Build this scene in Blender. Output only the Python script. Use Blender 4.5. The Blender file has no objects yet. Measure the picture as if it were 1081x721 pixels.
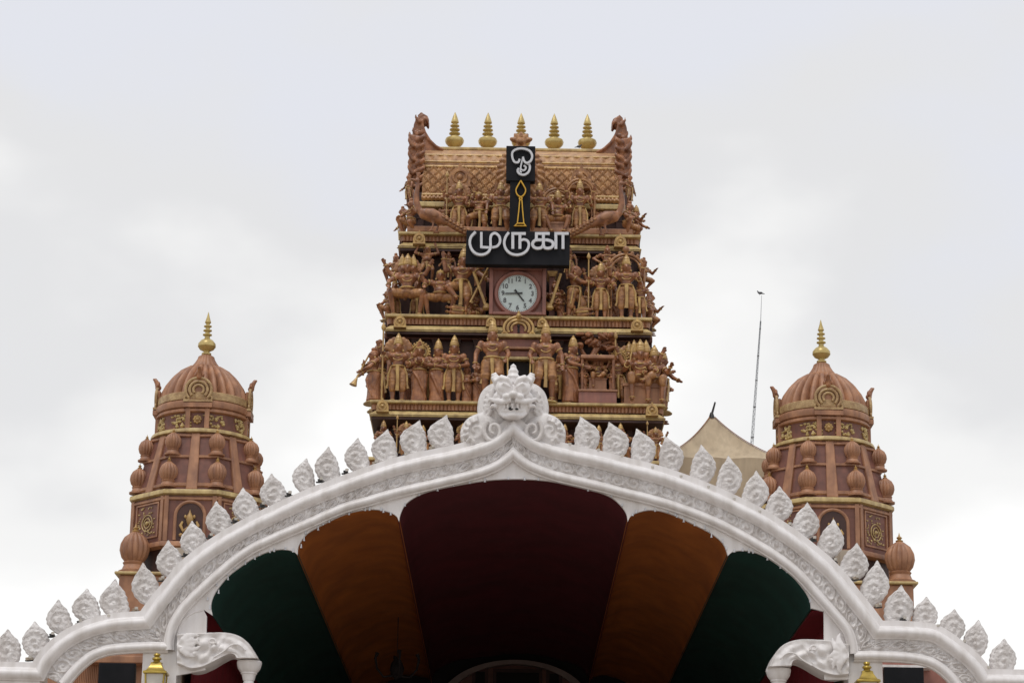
import bpy, bmesh, math, random
from mathutils import Vector, Matrix, noise
random.seed(7)
PI = math.pi
SC = bpy.context.scene
COL = SC.collection
# ------------------------------------------------------------------ camera model
F = 2600.0; PITCH = math.radians(15.9); ROLL = math.radians(0.85); X0 = 542.5; YC = 360.5; EYE = 1.6
def unroll(x, y):
    dx, dy = x-X0, y-YC
    return dx*math.cos(ROLL)+dy*math.sin(ROLL), YC+dy*math.cos(ROLL)-dx*math.sin(ROLL)
def P(u, v, Y):
    a, b = u/F, -(v-YC)/F
    dy = math.cos(PITCH)-b*math.sin(PITCH); dz = math.sin(PITCH)+b*math.cos(PITCH)
    t = Y/dy
    return Vector((a*t, Y, EYE+dz*t))
def at(x, y, Y): return P(*unroll(x, y), Y)
def ppm(x, y, Y):                      # metres per photo pixel at a spot
    return (at(x+1, y, Y)-at(x, y, Y)).length

# ------------------------------------------------------------------ materials
def newmat(name):
    m = bpy.data.materials.new(name); m.use_nodes = True
    nt = m.node_tree; b = nt.nodes['Principled BSDF']
    return m, nt, b
def paint(name, col, col2=None, *a, spec=.5, **k):
    m = paint_(name, col, col2, *a, **k); m.node_tree.nodes['Principled BSDF'].inputs['Specular IOR Level'].default_value = spec; return m
def paint_(name, col, col2=None, rough=.6, scale=3.0, detail=6, bump=.15, bscale=40, metal=0.0, bdist=.01, contrast=(.35, .7), streak=None):
    m, nt, b = newmat(name); N = nt.nodes; L = nt.links
    b.inputs['Roughness'].default_value = rough; b.inputs['Metallic'].default_value = metal
    tc = N.new('ShaderNodeTexCoord')
    geo = N.new('ShaderNodeNewGeometry')
    pos = geo.outputs['Position']
    n1 = N.new('ShaderNodeTexNoise'); n1.inputs['Scale'].default_value = scale; n1.inputs['Detail'].default_value = detail
    L.new(pos, n1.inputs['Vector'])
    rp = N.new('ShaderNodeValToRGB')
    rp.color_ramp.elements[0].position = contrast[0]; rp.color_ramp.elements[1].position = contrast[1]
    c2 = col2 if col2 else tuple(c*.78 for c in col)
    rp.color_ramp.elements[0].color = (*c2, 1); rp.color_ramp.elements[1].color = (*col, 1)
    L.new(n1.outputs['Fac'], rp.inputs['Fac'])
    out = rp.outputs['Color']
    if streak:                         # rain streaks and grime, painted crease shade on statues: noise stretched along z
        mp = N.new('ShaderNodeMapping'); mp.inputs['Scale'].default_value = (9, 9, .9)
        L.new(pos, mp.inputs['Vector'])
        n3 = N.new('ShaderNodeTexNoise'); n3.inputs['Scale'].default_value = 1.0; n3.inputs['Detail'].default_value = 7
        L.new(mp.outputs['Vector'], n3.inputs['Vector'])
        r3 = N.new('ShaderNodeValToRGB'); r3.color_ramp.elements[0].position = .42; r3.color_ramp.elements[1].position = .72
        r3.color_ramp.elements[0].color = (0, 0, 0, 1); r3.color_ramp.elements[1].color = (streak[3],)*3+(1,)
        L.new(n3.outputs['Fac'], r3.inputs['Fac'])
        mx = N.new('ShaderNodeMixRGB'); mx.inputs['Color2'].default_value = (*streak[:3], 1)
        L.new(r3.outputs['Color'], mx.inputs['Fac']); L.new(out, mx.inputs['Color1']); out = mx.outputs['Color']
    L.new(out, b.inputs['Base Color'])
    if bump:
        n2 = N.new('ShaderNodeTexNoise'); n2.inputs['Scale'].default_value = bscale; n2.inputs['Detail'].default_value = 4
        L.new(pos, n2.inputs['Vector'])
        bp = N.new('ShaderNodeBump'); bp.inputs['Strength'].default_value = bump; bp.inputs['Distance'].default_value = bdist
        L.new(n2.outputs['Fac'], bp.inputs['Height']); L.new(bp.outputs['Normal'], b.inputs['Normal'])
    return m
M = {}
M['white'] = paint('white_plaster', (.83, .80, .79), (.76, .73, .72), .42, 2.2, bump=.10, bscale=30, streak=(.44, .39, .34, .40))
M['whitecarve'] = paint('white_carved_plaster', (.79, .76, .745), (.64, .61, .595), .6, 14, bump=.5, bscale=60, bdist=.012, streak=(.38, .33, .29, .5))
M['terra'] = paint('terracotta_paint', (.48, .24, .128), (.31, .145, .074), .5, 4, bump=.2, bscale=25, streak=(.13, .06, .05, .5))
M['terrapink'] = paint('rose_terracotta_paint', (.36, .15, .11), (.26, .105, .08), .5, 4, bump=.2, bscale=25, streak=(.13, .07, .06, .5))
M['terradark'] = paint('shaded_brown_paint', (.080, .031, .023), (.045, .019, .015), .6, 5, bump=.2)  # brown paint with the recess shade darkened into its colour
M['panel'] = paint('brown_panel_paint', (.23, .09, .06), (.155, .06, .042), .55, 6, bump=.2, streak=(.08, .04, .035, .4))
M['redband'] = paint('red_frieze_paint', (.36, .14, .095), (.25, .09, .065), .5, 6, bump=.15)
M['copper'] = paint('copper_statue_paint', (.46, .20, .088), (.19, .074, .036), .36, 7, bump=.25, bscale=45, streak=(.085, .036, .022, .6))  # dark streaks stand in for shade in the statue creases
M['cloth'] = paint('bronze_garment_paint', (.50, .255, .10), (.23, .10, .044), .38, 9, bump=.25, bscale=50)
M['cloth2'] = paint('brown_garment_paint', (.42, .185, .082), (.23, .09, .043), .40, 9, bump=.25, bscale=50)
M['gold'] = paint('gold_paint', (.64, .43, .15), (.40, .235, .085), .36, 8, bump=.2, bscale=40, metal=.1, streak=(.19, .11, .06, .55))
M['paleold'] = paint('pale_gold_paint', (.66, .51, .23), (.47, .34, .14), .45, 6, bump=.15, bscale=40, metal=.0, streak=(.22, .13, .07, .6))
M['brass'] = paint('brass', (.62, .48, .19), (.46, .34, .12), .32, 5, bump=.05, metal=.25)
M['bronze'] = paint('bronze_band', (.52, .36, .17), (.32, .19, .085), .45, 9, bump=.6, bscale=30, bdist=.02)
M['roof'] = paint('tan_roof_paint', (.60, .36, .17), (.40, .21, .10), .5, 5, bump=.2, streak=(.16, .08, .05, .5))
M['recess'] = paint('recess_shade_brown', (.075, .031, .023), (.045, .019, .015), .6, 5, bump=.2)  # tone lowered to stand in for deep shade between the statues
M['lampgold'] = paint('lantern_brass', (.50, .36, .07), (.34, .235, .045), .28, 9, bump=.05, metal=.5)
M['black'] = paint('black_board', (.009, .010, .012), (.014, .014, .017), .7, 4, bump=.05, spec=.15)
M['letter'] = paint('white_letter', (.66, .67, .70), (.58, .59, .62), .4, 8, bump=0)
M['yellow'] = paint('yellow_line', (.72, .42, .03), (.6, .34, .03), .4, 8, bump=0)
M['dial'] = paint('clock_dial', (.62, .70, .68), (.56, .64, .62), .35, 8, bump=0)
M['dark'] = paint('dark_metal', (.02, .02, .022), (.035, .033, .03), .5, 8, bump=.05)
M['void'] = paint('unlit_black', (.008, .006, .006), (.012, .008, .008), .8, 5, bump=0)  # near-black stands in for unlit openings and the dim rear wall
M['grey'] = paint('galvanised_steel', (.30, .31, .33), (.22, .23, .24), .4, 5, bump=0, metal=.6)
M['maroon'] = paint('maroon_cloth', (.108, .009, .015), (.072, .006, .010), .85, 2, bump=.2, bscale=80)
M['orange'] = paint('orange_cloth', (.42, .125, .017), (.29, .083, .012), .85, 2, bump=.2, bscale=80)
M['green'] = paint('green_cloth', (.006, .052, .039), (.004, .036, .027), .85, 2, bump=.2, bscale=80)
M['red'] = paint('red_curtain', (.22, .010, .018), (.17, .008, .014), .85, 3, bump=.2, bscale=80)
M['tent'] = paint('beige_canvas', (.64, .52, .36), (.53, .42, .285), .8, 2.5, bump=.3, bscale=8, streak=(.33, .26, .18, .4))
M['paving'] = paint('paving', (.40, .35, .30), (.31, .27, .23), .8, 1.5, bump=.2)
M['ground'] = paint('sandy_ground', (.30, .25, .19), (.22, .18, .14), .9, .3, bump=.3)
M['wallpaint'] = paint('cream_wall', (.50, .42, .33), (.42, .35, .27), .7, 1.5, bump=.1)
M['panel2'] = paint('dimmed_white_plaster', (.36, .29, .26), (.28, .22, .20), .7, 2)  # white arch plaster with the porch dimness put into its colour
M['ink'] = paint('numeral_ink', (.09, .095, .10), (.12, .12, .125), .6, 4, bump=0)
M['glass'] = paint('frosted_glass', (.62, .58, .52), (.5, .47, .42), .25, 8, bump=0)
M['bird'] = paint('grey_feathers', (.05, .05, .06), (.09, .09, .10), .7, 60, bump=.1)

# ------------------------------------------------------------------ mesh helper
class MB:
    def __init__(s): s.v = []; s.f = []
    def add(s, vs, fs):
        o = len(s.v); s.v += [Vector(v) for v in vs]; s.f += [tuple(i+o for i in f) for f in fs]; return s
    def box(s, x0, x1, y0, y1, z0, z1):
        return s.add([(x0,y0,z0),(x1,y0,z0),(x1,y1,z0),(x0,y1,z0),(x0,y0,z1),(x1,y0,z1),(x1,y1,z1),(x0,y1,z1)],
              [(0,3,2,1),(4,5,6,7),(0,1,5,4),(1,2,6,5),(2,3,7,6),(3,0,4,7)])
    def obox(s, c, ax, ay, az):
        c = Vector(c); ax, ay, az = Vector(ax), Vector(ay), Vector(az)
        vs = [c+sx*ax+sy*ay+sz*az for sz in (-1,1) for sx, sy in ((-1,-1),(1,-1),(1,1),(-1,1))]
        return s.add(vs, [(0,3,2,1),(4,5,6,7),(0,1,5,4),(1,2,6,5),(2,3,7,6),(3,0,4,7)])
    def frust(s, x0, x1, y0, y1, z0, z1, g):     # box whose top is g wider on every side
        return s.add([(x0,y0,z0),(x1,y0,z0),(x1,y1,z0),(x0,y1,z0),(x0-g,y0-g,z1),(x1+g,y0-g,z1),(x1+g,y1+g,z1),(x0-g,y1+g,z1)],
              [(0,3,2,1),(4,5,6,7),(0,1,5,4),(1,2,6,5),(2,3,7,6),(3,0,4,7)])
    def prism(s, poly, y0, y1):                  # poly: (x,z) list, extruded in y
        n = len(poly)
        vs = [(p[0], y0, p[1]) for p in poly]+[(p[0], y1, p[1]) for p in poly]
        fs = [tuple(range(n)), tuple(range(2*n-1, n-1, -1))]+[(i, i+n, (i+1)%n+n, (i+1)%n) for i in range(n)]
        return s.add(vs, fs)
    def lathe(s, prof, c=(0,0,0), seg=24, flute=0, depth=0, phase=0, sx=1, sy=1, closed=True):
        c = Vector(c); n = len(prof); vs = []; fs = []
        for r, z in prof:
            for k in range(seg):
                a = 2*PI*k/seg+phase
                rr = r
                if flute: rr = r*(1-depth*(1-abs(math.cos(flute*a/2))))
                vs.append((c.x+rr*sx*math.cos(a), c.y+rr*sy*math.sin(a), c.z+z))
        for i in range(n-1):
            for k in range(seg):
                k2 = (k+1) % seg
                fs.append((i*seg+k, i*seg+k2, (i+1)*seg+k2, (i+1)*seg+k))
        if closed:
            fs.append(tuple(range(seg-1, -1, -1))); fs.append(tuple((n-1)*seg+k for k in range(seg)))
        return s.add(vs, fs)
    def tube(s, pts, rad, seg=8, loop=False, caps=True, flat=None):
        pts = [Vector(p) for p in pts]; n = len(pts)
        if not isinstance(rad, (list, tuple)): rad = [rad]*n
        vs = []; fs = []; up = None
        for i in range(n):
            if loop: t = pts[(i+1)%n]-pts[i-1]
            else: t = pts[min(i+1, n-1)]-pts[max(i-1, 0)]
            if t.length < 1e-9: t = Vector((0,0,1))
            t.normalize()
            if up is None:
                up = Vector((0,1,0)) if abs(t.y) < .9 else Vector((1,0,0))
            side = t.cross(up)
            if side.length < 1e-6: side = t.orthogonal()
            side.normalize(); up2 = side.cross(t).normalized(); up = up2
            for k in range(seg):
                a = 2*PI*k/seg
                vs.append(pts[i]+rad[i]*(math.cos(a)*side+math.sin(a)*up2*(flat or 1)))
        m = n if loop else n-1
        for i in range(m):
            j = (i+1) % n
            for k in range(seg):
                k2 = (k+1) % seg
                fs.append((i*seg+k, j*seg+k, j*seg+k2, i*seg+k2))
        if caps and not loop:
            fs.append(tuple(range(seg))); fs.append(tuple((n-1)*seg+k for k in range(seg-1, -1, -1)))
        return s.add(vs, fs)
    def ell(s, c, r, u=12, w=8, rot=None):
        c = Vector(c)
        if not isinstance(r, (list, tuple)): r = (r, r, r)
        vs = []; fs = []
        for i in range(1, w):
            t = PI*i/w
            for k in range(u):
                a = 2*PI*k/u
                p = Vector((r[0]*math.sin(t)*math.cos(a), r[1]*math.sin(t)*math.sin(a), r[2]*math.cos(t)))
                vs.append(c+(rot @ p if rot else p))
        for p in (Vector((0,0,r[2])), Vector((0,0,-r[2]))): vs.append(c+(rot @ p if rot else p))
        T = (w-1)*u
        for i in range(w-2):
            for k in range(u):
                k2 = (k+1) % u
                fs.append((i*u+k, (i+1)*u+k, (i+1)*u+k2, i*u+k2))
        for k in range(u):
            k2 = (k+1) % u
            fs.append((T, k, k2)); fs.append((T+1, (w-2)*u+k2, (w-2)*u+k))
        return s.add(vs, fs)
    def cap(s, p, q, r0, r1, seg=10):
        p, q = Vector(p), Vector(q)
        s.tube([p, q], [r0, r1], seg); s.ell(p, r0, seg, 8); s.ell(q, r1, seg, 8); return s
    def torus(s, c, R, r, axis=(0,0,1), seg=24, sub=6, sx=1, arc=None):
        axis = Vector(axis).normalized(); a1 = axis.orthogonal().normalized(); a2 = axis.cross(a1); c = Vector(c)
        if abs(axis.y) > .9: a1, a2 = Vector((1,0,0)), Vector((0,0,1))
        if abs(axis.z) > .9: a1, a2 = Vector((1,0,0)), Vector((0,1,0))
        if arc:
            pts = [c+R*(math.cos(t)*a1*sx+math.sin(t)*a2) for t in [arc[0]+(arc[1]-arc[0])*k/seg for k in range(seg+1)]]
            return s.tube(pts, r, sub)
        pts = [c+R*(math.cos(2*PI*k/seg)*a1*sx+math.sin(2*PI*k/seg)*a2) for k in range(seg)]
        return s.tube(pts, r, sub, loop=True)
    def grid(s, rows, flip=False):
        n, m = len(rows), len(rows[0])
        fs = [(i*m+j, i*m+j+1, (i+1)*m+j+1, (i+1)*m+j) for i in range(n-1) for j in range(m-1)]
        if flip: fs = [f[::-1] for f in fs]
        return s.add([p for r in rows for p in r], fs)
    def mesh(s, name, smooth=True, origin=None):
        me = bpy.data.meshes.new(name)
        o = origin or Vector((0,0,0))
        me.from_pydata([v-o for v in s.v], [], s.f)
        bm = bmesh.new(); bm.from_mesh(me)
        bmesh.ops.recalc_face_normals(bm, faces=bm.faces)
        bm.to_mesh(me); bm.free()
        if smooth:
            for p in me.polygons: p.use_smooth = True
            try: me.set_sharp_from_angle(angle=math.radians(38))
            except Exception: pass
        me.update(); return me
    def build(s, name, mat, parent=None, smooth=True, bevel=0, label=None):
        org = Vector((0,0,0))
        q = parent
        while q: org = org+q.location; q = q.parent
        me = s.mesh(name, smooth, org)
        o = bpy.data.objects.new(name, me); COL.objects.link(o); o.parent = parent
        me.materials.append(mat)
        if bevel:
            b = o.modifiers.new('bevel', 'BEVEL'); b.width = bevel; b.segments = 2; b.limit_method = 'ANGLE'; b.angle_limit = math.radians(40)
        if label: o['label'] = label
        return o
def thing(name, label, cat, loc=(0,0,0), group=None, kind=None):
    o = bpy.data.objects.new(name, None); COL.objects.link(o); o.location = loc
    o.empty_display_size = .1
    o['label'] = label; o['category'] = cat
    if group: o['group'] = group
    if kind: o['kind'] = kind
    return o
def thing_child(name, parent):
    o = bpy.data.objects.new(name, None); COL.objects.link(o); o.parent = parent; o.location = (0,0,0); return o
def tag(o, label, cat, group=None, kind=None):
    o['label'] = label; o['category'] = cat
    if group: o['group'] = group
    if kind: o['kind'] = kind
def put(name, me, parent, loc=None):
    o = bpy.data.objects.new(name, me); COL.objects.link(o); o.parent = parent
    if loc is not None: o.location = loc
    return o
def remesh(mb, name, voxel, mat, smooth=2):
    me = bpy.data.meshes.new('tmp'); me.from_pydata(mb.v, [], mb.f)
    bm = bmesh.new(); bm.from_mesh(me); bmesh.ops.recalc_face_normals(bm, faces=bm.faces); bm.to_mesh(me); bm.free()
    o = bpy.data.objects.new('tmp', me); COL.objects.link(o)
    r = o.modifiers.new('r', 'REMESH'); r.mode = 'VOXEL'; r.voxel_size = voxel; r.use_smooth_shade = True
    if smooth:
        sm = o.modifiers.new('s', 'SMOOTH'); sm.iterations = smooth; sm.factor = .5
    dg = bpy.context.evaluated_depsgraph_get()
    out = bpy.data.meshes.new_from_object(o.evaluated_get(dg)); out.name = name
    bpy.data.objects.remove(o); bpy.data.meshes.remove(me)
    out.materials.clear(); out.materials.append(mat)
    for p in out.polygons: p.use_smooth = True
    return out
def resample(pts, n):
    pts = [Vector(p) for p in pts]
    d = [0]
    for a, b in zip(pts, pts[1:]): d.append(d[-1]+(b-a).length)
    out = []; j = 0
    for i in range(n):
        t = d[-1]*i/(n-1)
        while j < len(pts)-2 and d[j+1] < t: j += 1
        k = (t-d[j])/max(1e-9, d[j+1]-d[j])
        out.append(pts[j].lerp(pts[j+1], min(1, max(0, k))))
    return out
def spline(pts, per=8):                          # Catmull-Rom through 2D/3D points
    p = [Vector(q) for q in pts]; out = []
    for i in range(len(p)-1):
        a = p[i-1] if i else p[0]*2-p[1]; b, c = p[i], p[i+1]
        d = p[i+2] if i+2 < len(p) else p[-1]*2-p[-2]
        for k in range(per):
            t = k/per
            out.append(.5*((2*b)+(c-a)*t+(2*a-5*b+4*c-d)*t*t+(3*b-a-3*c+d)*t**3))
    out.append(p[-1]); return out

# ------------------------------------------------------------------ world, sun, camera
def make_world():
    w = bpy.data.worlds.new('World'); SC.world = w; w.use_nodes = True
    nt = w.node_tree; N = nt.nodes; L = nt.links
    bg = N['Background']
    sky = N.new('ShaderNodeTexSky'); sky.sky_type = 'NISHITA'; sky.sun_disc = False
    sky.sun_elevation = math.radians(SUN_EL); sky.sun_rotation = math.radians(SUN_AZ)
    tc = N.new('ShaderNodeTexCoord')
    mp = N.new('ShaderNodeMapping'); mp.inputs['Scale'].default_value = (1, 1, 1.7); mp.inputs['Location'].default_value = CLOUD_LOC
    L.new(tc.outputs['Generated'], mp.inputs['Vector'])
    n = N.new('ShaderNodeTexNoise'); n.inputs['Scale'].default_value = 5.5; n.inputs['Detail'].default_value = 5; n.inputs['Roughness'].default_value = .45
    L.new(mp.outputs['Vector'], n.inputs['Vector'])
    # brighter cloud base towards the horizon, thicker grey cloud overhead
    sep = N.new('ShaderNodeSeparateXYZ'); L.new(tc.outputs['Generated'], sep.inputs['Vector'])
    mr = N.new('ShaderNodeMapRange'); mr.inputs['From Min'].default_value = .17; mr.inputs['From Max'].default_value = .40
    mr.inputs['To Min'].default_value = .0; mr.inputs['To Max'].default_value = 1.0
    L.new(sep.outputs['Z'], mr.inputs['Value'])
    n_s = N.new('ShaderNodeMath'); n_s.operation = 'MULTIPLY_ADD'; n_s.inputs[1].default_value = 1.9; n_s.inputs[2].default_value = -.95
    L.new(n.outputs['Fac'], n_s.inputs[0])
    ad = N.new('ShaderNodeMath'); ad.operation = 'ADD'; L.new(mr.outputs['Result'], ad.inputs[0]); L.new(n_s.outputs[0], ad.inputs[1])
    rp = N.new('ShaderNodeValToRGB'); e = rp.color_ramp.elements
    e[0].position = .05; e[0].color = (1.02, 1.015, 1.0, 1)
    e[1].position = 1.0; e[1].color = (.755, .768, .822, 1)
    m1 = e.new(.36); m1.color = (.90, .895, .885, 1)
    m2 = e.new(.65); m2.color = (.765, .763, .768, 1)
    rp.color_ramp.interpolation = 'EASE'
    L.new(ad.outputs[0], rp.inputs['Fac'])
    sc = N.new('ShaderNodeMixRGB'); sc.blend_type = 'MULTIPLY'; sc.inputs['Fac'].default_value = 1; sc.inputs['Color2'].default_value = (10.6, 10.6, 10.6, 1)
    L.new(rp.outputs['Color'], sc.inputs['Color1'])
    mx = N.new('ShaderNodeMixRGB'); mx.inputs['Fac'].default_value = .95
    L.new(sky.outputs['Color'], mx.inputs['Color1']); L.new(sc.outputs['Color'], mx.inputs['Color2'])
    L.new(mx.outputs['Color'], bg.inputs['Color']); bg.inputs['Strength'].default_value = .1
SUN_EL, SUN_AZ = 68, -153
CLOUD_LOC = (9.4, 3.3, .5)
make_world()
sd = bpy.data.lights.new('sun', 'SUN'); sd.energy = 1.15; sd.angle = math.radians(20); sd.color = (1, .96, .9)
so = bpy.data.objects.new('sun', sd); COL.objects.link(so)
# sun stands ahead-left of the camera is -y; here it comes from behind-left of the viewer, high up
sdir = Vector((-.45*math.cos(math.radians(SUN_EL)), -.89*math.cos(math.radians(SUN_EL)), math.sin(math.radians(SUN_EL))))
so.rotation_euler = sdir.to_track_quat('Z', 'Y').to_euler()
cd = bpy.data.cameras.new('camera'); cam = bpy.data.objects.new('camera', cd); COL.objects.link(cam)
cd.sensor_fit = 'HORIZONTAL'; cd.sensor_width = 36; cd.lens = F/1081*36; cd.clip_end = 5000; cd.clip_start = .1
cd.shift_x = (540.5-X0)/1081
cam.matrix_world = Matrix.Translation((0,0,EYE)) @ Matrix.Rotation(PI/2+PITCH, 4, 'X') @ Matrix.Rotation(ROLL, 4, 'Z')
SC.camera = cam
SC.view_settings.view_transform = 'Standard'; SC.view_settings.look = 'None'; SC.view_settings.exposure = 0; SC.view_settings.gamma = 1

# ------------------------------------------------------------------ ground
g = MB().add([(-900,-300,0),(900,-300,0),(900,1500,0),(-900,1500,0)], [(0,1,2,3)]).build('ground', M['ground'], smooth=False); g['kind'] = 'structure'
g = MB().add([(-16,2,.004),(16,2,.004),(16,45,.004),(-16,45,.004)], [(0,1,2,3)]).build('forecourt_paving', M['paving'], smooth=False); g['kind'] = 'structure'

# ================================================================== ENTRANCE ARCH
YA = 30.0
OUT_L2 = [(-95,709),(-40,709.5),(0,710),(41.7,711)]
OUT_L1 = [(41.7,711),(48,699),(61,684.5),(77,673.3),(96,664.7),(120,659),(154.5,656.5)]
OUT_M = [(154.5,656.5),(165,642),(177,627),(200,600),(229,578),(260,559.5),(300,540),(330,526.5),(360,515),(390,504),(420,494.5),(450,487.5),(480,481.5),(505,474.5),(520,469),(532,461),(542,451)]
OUT_MR = [(542,451),(552,461),(563,469),(580,475.5),(602,481),(630,487),(660,494.5),(690,502),(720,511.8),(750,523.5),(780,537.3),(803,549),(833,568.3),(852,583),(870,598),(885,614),(899,632),(912,648),(926,667)]
OUT_R1 = [(926,667),(950,667),(972,668.5),(988,671.5),(1011,687),(1028,702),(1040,718)]
OUT_R2 = [(1040,718),(1081,718.5),(1180,720)]
INN_L1 = [(66,722),(80,705.5),(95,692.8),(107,687.3),(120,684.5),(150,682.5),(177.5,682.5)]
INN_M = [(178,686),(178,676.6),(181.6,661),(191,644.5),(204,630),(235,601.5),(260,582),(290,567),(320,554.4),(360,536.8),(390,528),(420,519.5),(450,512.5),(480,505.5),(505,499),(520,493.5),(532,486.5),(541.7,478)]
INN_MR = [(541.7,478),(552,487),(564,494),(585,501.5),(610,507.5),(635,513.5),(660,520),(690,527.5),(720,536.8),(745,546.5),(760,553),(785,566),(803,576.5),(824,590),(842,604.5),(860,624),(878,644),(894.5,664),(900,680),(901,690)]
INN_R1 = [(901.5,692),(930,692),(955,693),(977,696.5),(992,703.5),(1005,715),(1012,724)]
def S2(p, per=6): return [Vector((q.x, q.y)) for q in spline([Vector((a, b)) for a, b in p], per)]
def offs(path, d):                               # offset a pixel path to its left-hand/upper side by d px
    out = []
    for i, p in enumerate(path):
        t = path[min(i+1, len(path)-1)]-path[max(i-1, 0)]
        n = Vector((t.y, -t.x)).normalized()     # travelling left->right, this points up in the picture
        out.append(p+n*d)
    return out
outM = S2(OUT_M)+S2(OUT_MR)[1:]
innM = S2(INN_M)+S2(INN_MR)[1:]
outL, outR = S2(OUT_L1), S2(OUT_R1)
innL, innR = S2(INN_L1), S2(INN_R1)
def W(p, Y): return at(p[0], p[1], Y)

arch = thing('entrance_arch', 'white carved plaster entrance arch with a pointed top and a row of leaf crests', 'arch', (0, YA, 0))
# --- solid wall strips
def strip_wall(mb, top, bot, n, y0, y1):
    A = [at(p.x, p.y, YA) for p in resample(top, n)]; B = [at(p.x, p.y, YA) for p in resample(bot, n)]
    vs = []; fs = []
    for a, b in zip(A, B):
        vs += [(a.x, y0, a.z), (b.x, y0, b.z), (b.x, y1, b.z+.24), (a.x, y1, a.z)]
    for i in range(n-1):
        o, q = i*4, i*4+4
        fs += [(o, q, q+1, o+1), (o+1, q+1, q+2, o+2), (o+2, q+2, q+3, o+3), (o+3, q+3, q, o)]
    fs += [(0,1,2,3), ((n-1)*4+3, (n-1)*4+2, (n-1)*4+1, (n-1)*4)]
    mb.add(vs, fs)
wl = MB()
strip_wall(wl, offs(outM, 13), offs(innM, -1), 160, YA+.05, YA+.55)
strip_wall(wl, offs(outL, 13), offs(innL, -1), 50, YA+.053, YA+.553)
strip_wall(wl, offs(outR, 13), offs(innR, -1), 50, YA+.053, YA+.553)
wl.build('arch_wall', M['white'], arch)
for pts, sgn in ((OUT_L2, -1), (OUT_R2, 1)):
    a, b = at(*pts[0], YA), at(*pts[-1], YA)
    zt = max(a.z, b.z)
    wl2 = MB().box(min(a.x, b.x), max(a.x, b.x), YA+.056, YA+.55, zt-1.0, zt+.15)
    ex = a.x if sgn < 0 else b.x
    wl2.build('end_wall', M['white'], arch, smooth=False)
    MB().box(min(ex, ex+.5*-sgn), max(ex, ex+.5*-sgn), YA+.06, YA+.54, 0, zt-.98).build('pillar', M['white'], arch, smooth=False)
# --- roll mouldings: swept profile, half-round with a fillet each side
def sweep(mb, path, prof, Y0, n):
    """prof: list of (offset px-normal in metres, y forward in metres)."""
    Q = []
    for k, pth in enumerate(path):
        Q += [at(p.x, p.y, YA) for p in resample(pth, n)][(1 if k else 0):]
    m = len(Q); rows = []
    for i, q in enumerate(Q):
        t0 = q-Q[i-1] if i else Q[1]-q; t1 = Q[i+1]-q if i < m-1 else t0.copy()
        t0.y = t1.y = 0; t0.normalize(); t1.normalize()
        n0, n1 = Vector((-t0.z, 0, t0.x)), Vector((-t1.z, 0, t1.x))
        nn = (n0+n1).normalized(); nn = nn/max(.45, nn.dot(n0))
        rows.append([Vector((q.x, Y0, q.z))+nn*o+Vector((0, -f, 0)) for o, f in prof])
    mb.grid(rows)
def roll_prof(r, lift, fil):
    pr = [(-r-fil, -.06), (-r-fil, .015), (-r-.004, .02)]
    pr += [(r*math.sin(a), lift*.15+lift*math.cos(a)) for a in [(-80+160*k/14)*PI/180 for k in range(15)]]
    pr += [(r+.004, .02), (r+fil, .015), (r+fil, -.06)]
    return pr
RO, RI = .064, .050
ro = MB()
for path, n in (([[Vector(p) for p in OUT_L2], outL, S2(OUT_M), S2(OUT_MR), outR, [Vector(p) for p in OUT_R2]], 110),):
    sweep(ro, path, roll_prof(RO, .085, .016), YA+.04, n)
ro.build('outer_moulding', M['white'], arch)
ri = MB()
for path, n in (([S2(INN_M), S2(INN_MR)], 140), ([innL], 60), ([innR], 60)):
    sweep(ri, path, roll_prof(RI, .068, .014), YA+.04, n)
ri.build('inner_moulding', M['white'], arch)
# --- carved frieze between the two rolls
def frieze(mb, top, bot, n, m, per):
    A = [at(p.x, p.y, YA) for p in resample(top, n)]; B = [at(p.x, p.y, YA) for p in resample(bot, n)]
    s = 0; rows = []
    for i, (a, b) in enumerate(zip(A, B)):
        if i: s += ((A[i]-A[i-1]).length+(B[i]-B[i-1]).length)*.5
        w = (a-b).length; row = []
        for j in range(m):
            t = j/(m-1); p = a.lerp(b, t)
            yy = (t-.5)*w
            k = round(s/per); dx = s-k*per; sg = 1 if k % 2 else -1
            r = math.hypot(dx, yy-.01*sg); ph = math.atan2(yy-.01*sg, dx*sg)
            h = 0
            R = per*.40
            if r < R:
                h = .018*math.cos(ph+r*75)*min(1, r/.02)+.012+.02*math.exp(-(r/.018)**2)
                h *= min(1, (R-r)/.012)
            h += .020*math.exp(-((r-R)/.011)**2)
            # leaf tendrils between the medallions
            d2 = abs(dx)-per*.5
            h += .018*math.exp(-((d2+.6*abs(yy)-.0)/.014)**2)*(1 if abs(yy) < w*.42 else 0)
            h += .012*noise.noise(Vector((s*22, yy*26, 3.1)))+.008*noise.noise(Vector((s*55, yy*55, 8)))
            e = min(t, 1-t)*w
            h *= min(1, e/.04)
            row.append(Vector((p.x, YA+.046-h*.9, p.z)))
        rows.append(row)
    mb.grid(rows)
fr = MB()
ftop, fbot = offs(outM, -5), offs(innM, 4)
frieze(fr, ftop, fbot, 900, 20, .215)
frieze(fr, offs(outL, -5), offs(innL, 4), 160, 20, .2)
frieze(fr, offs(outR, -5), offs(innR, 4), 160, 20, .2)
fr.build('carved_frieze', M['whitecarve'], arch)
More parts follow.
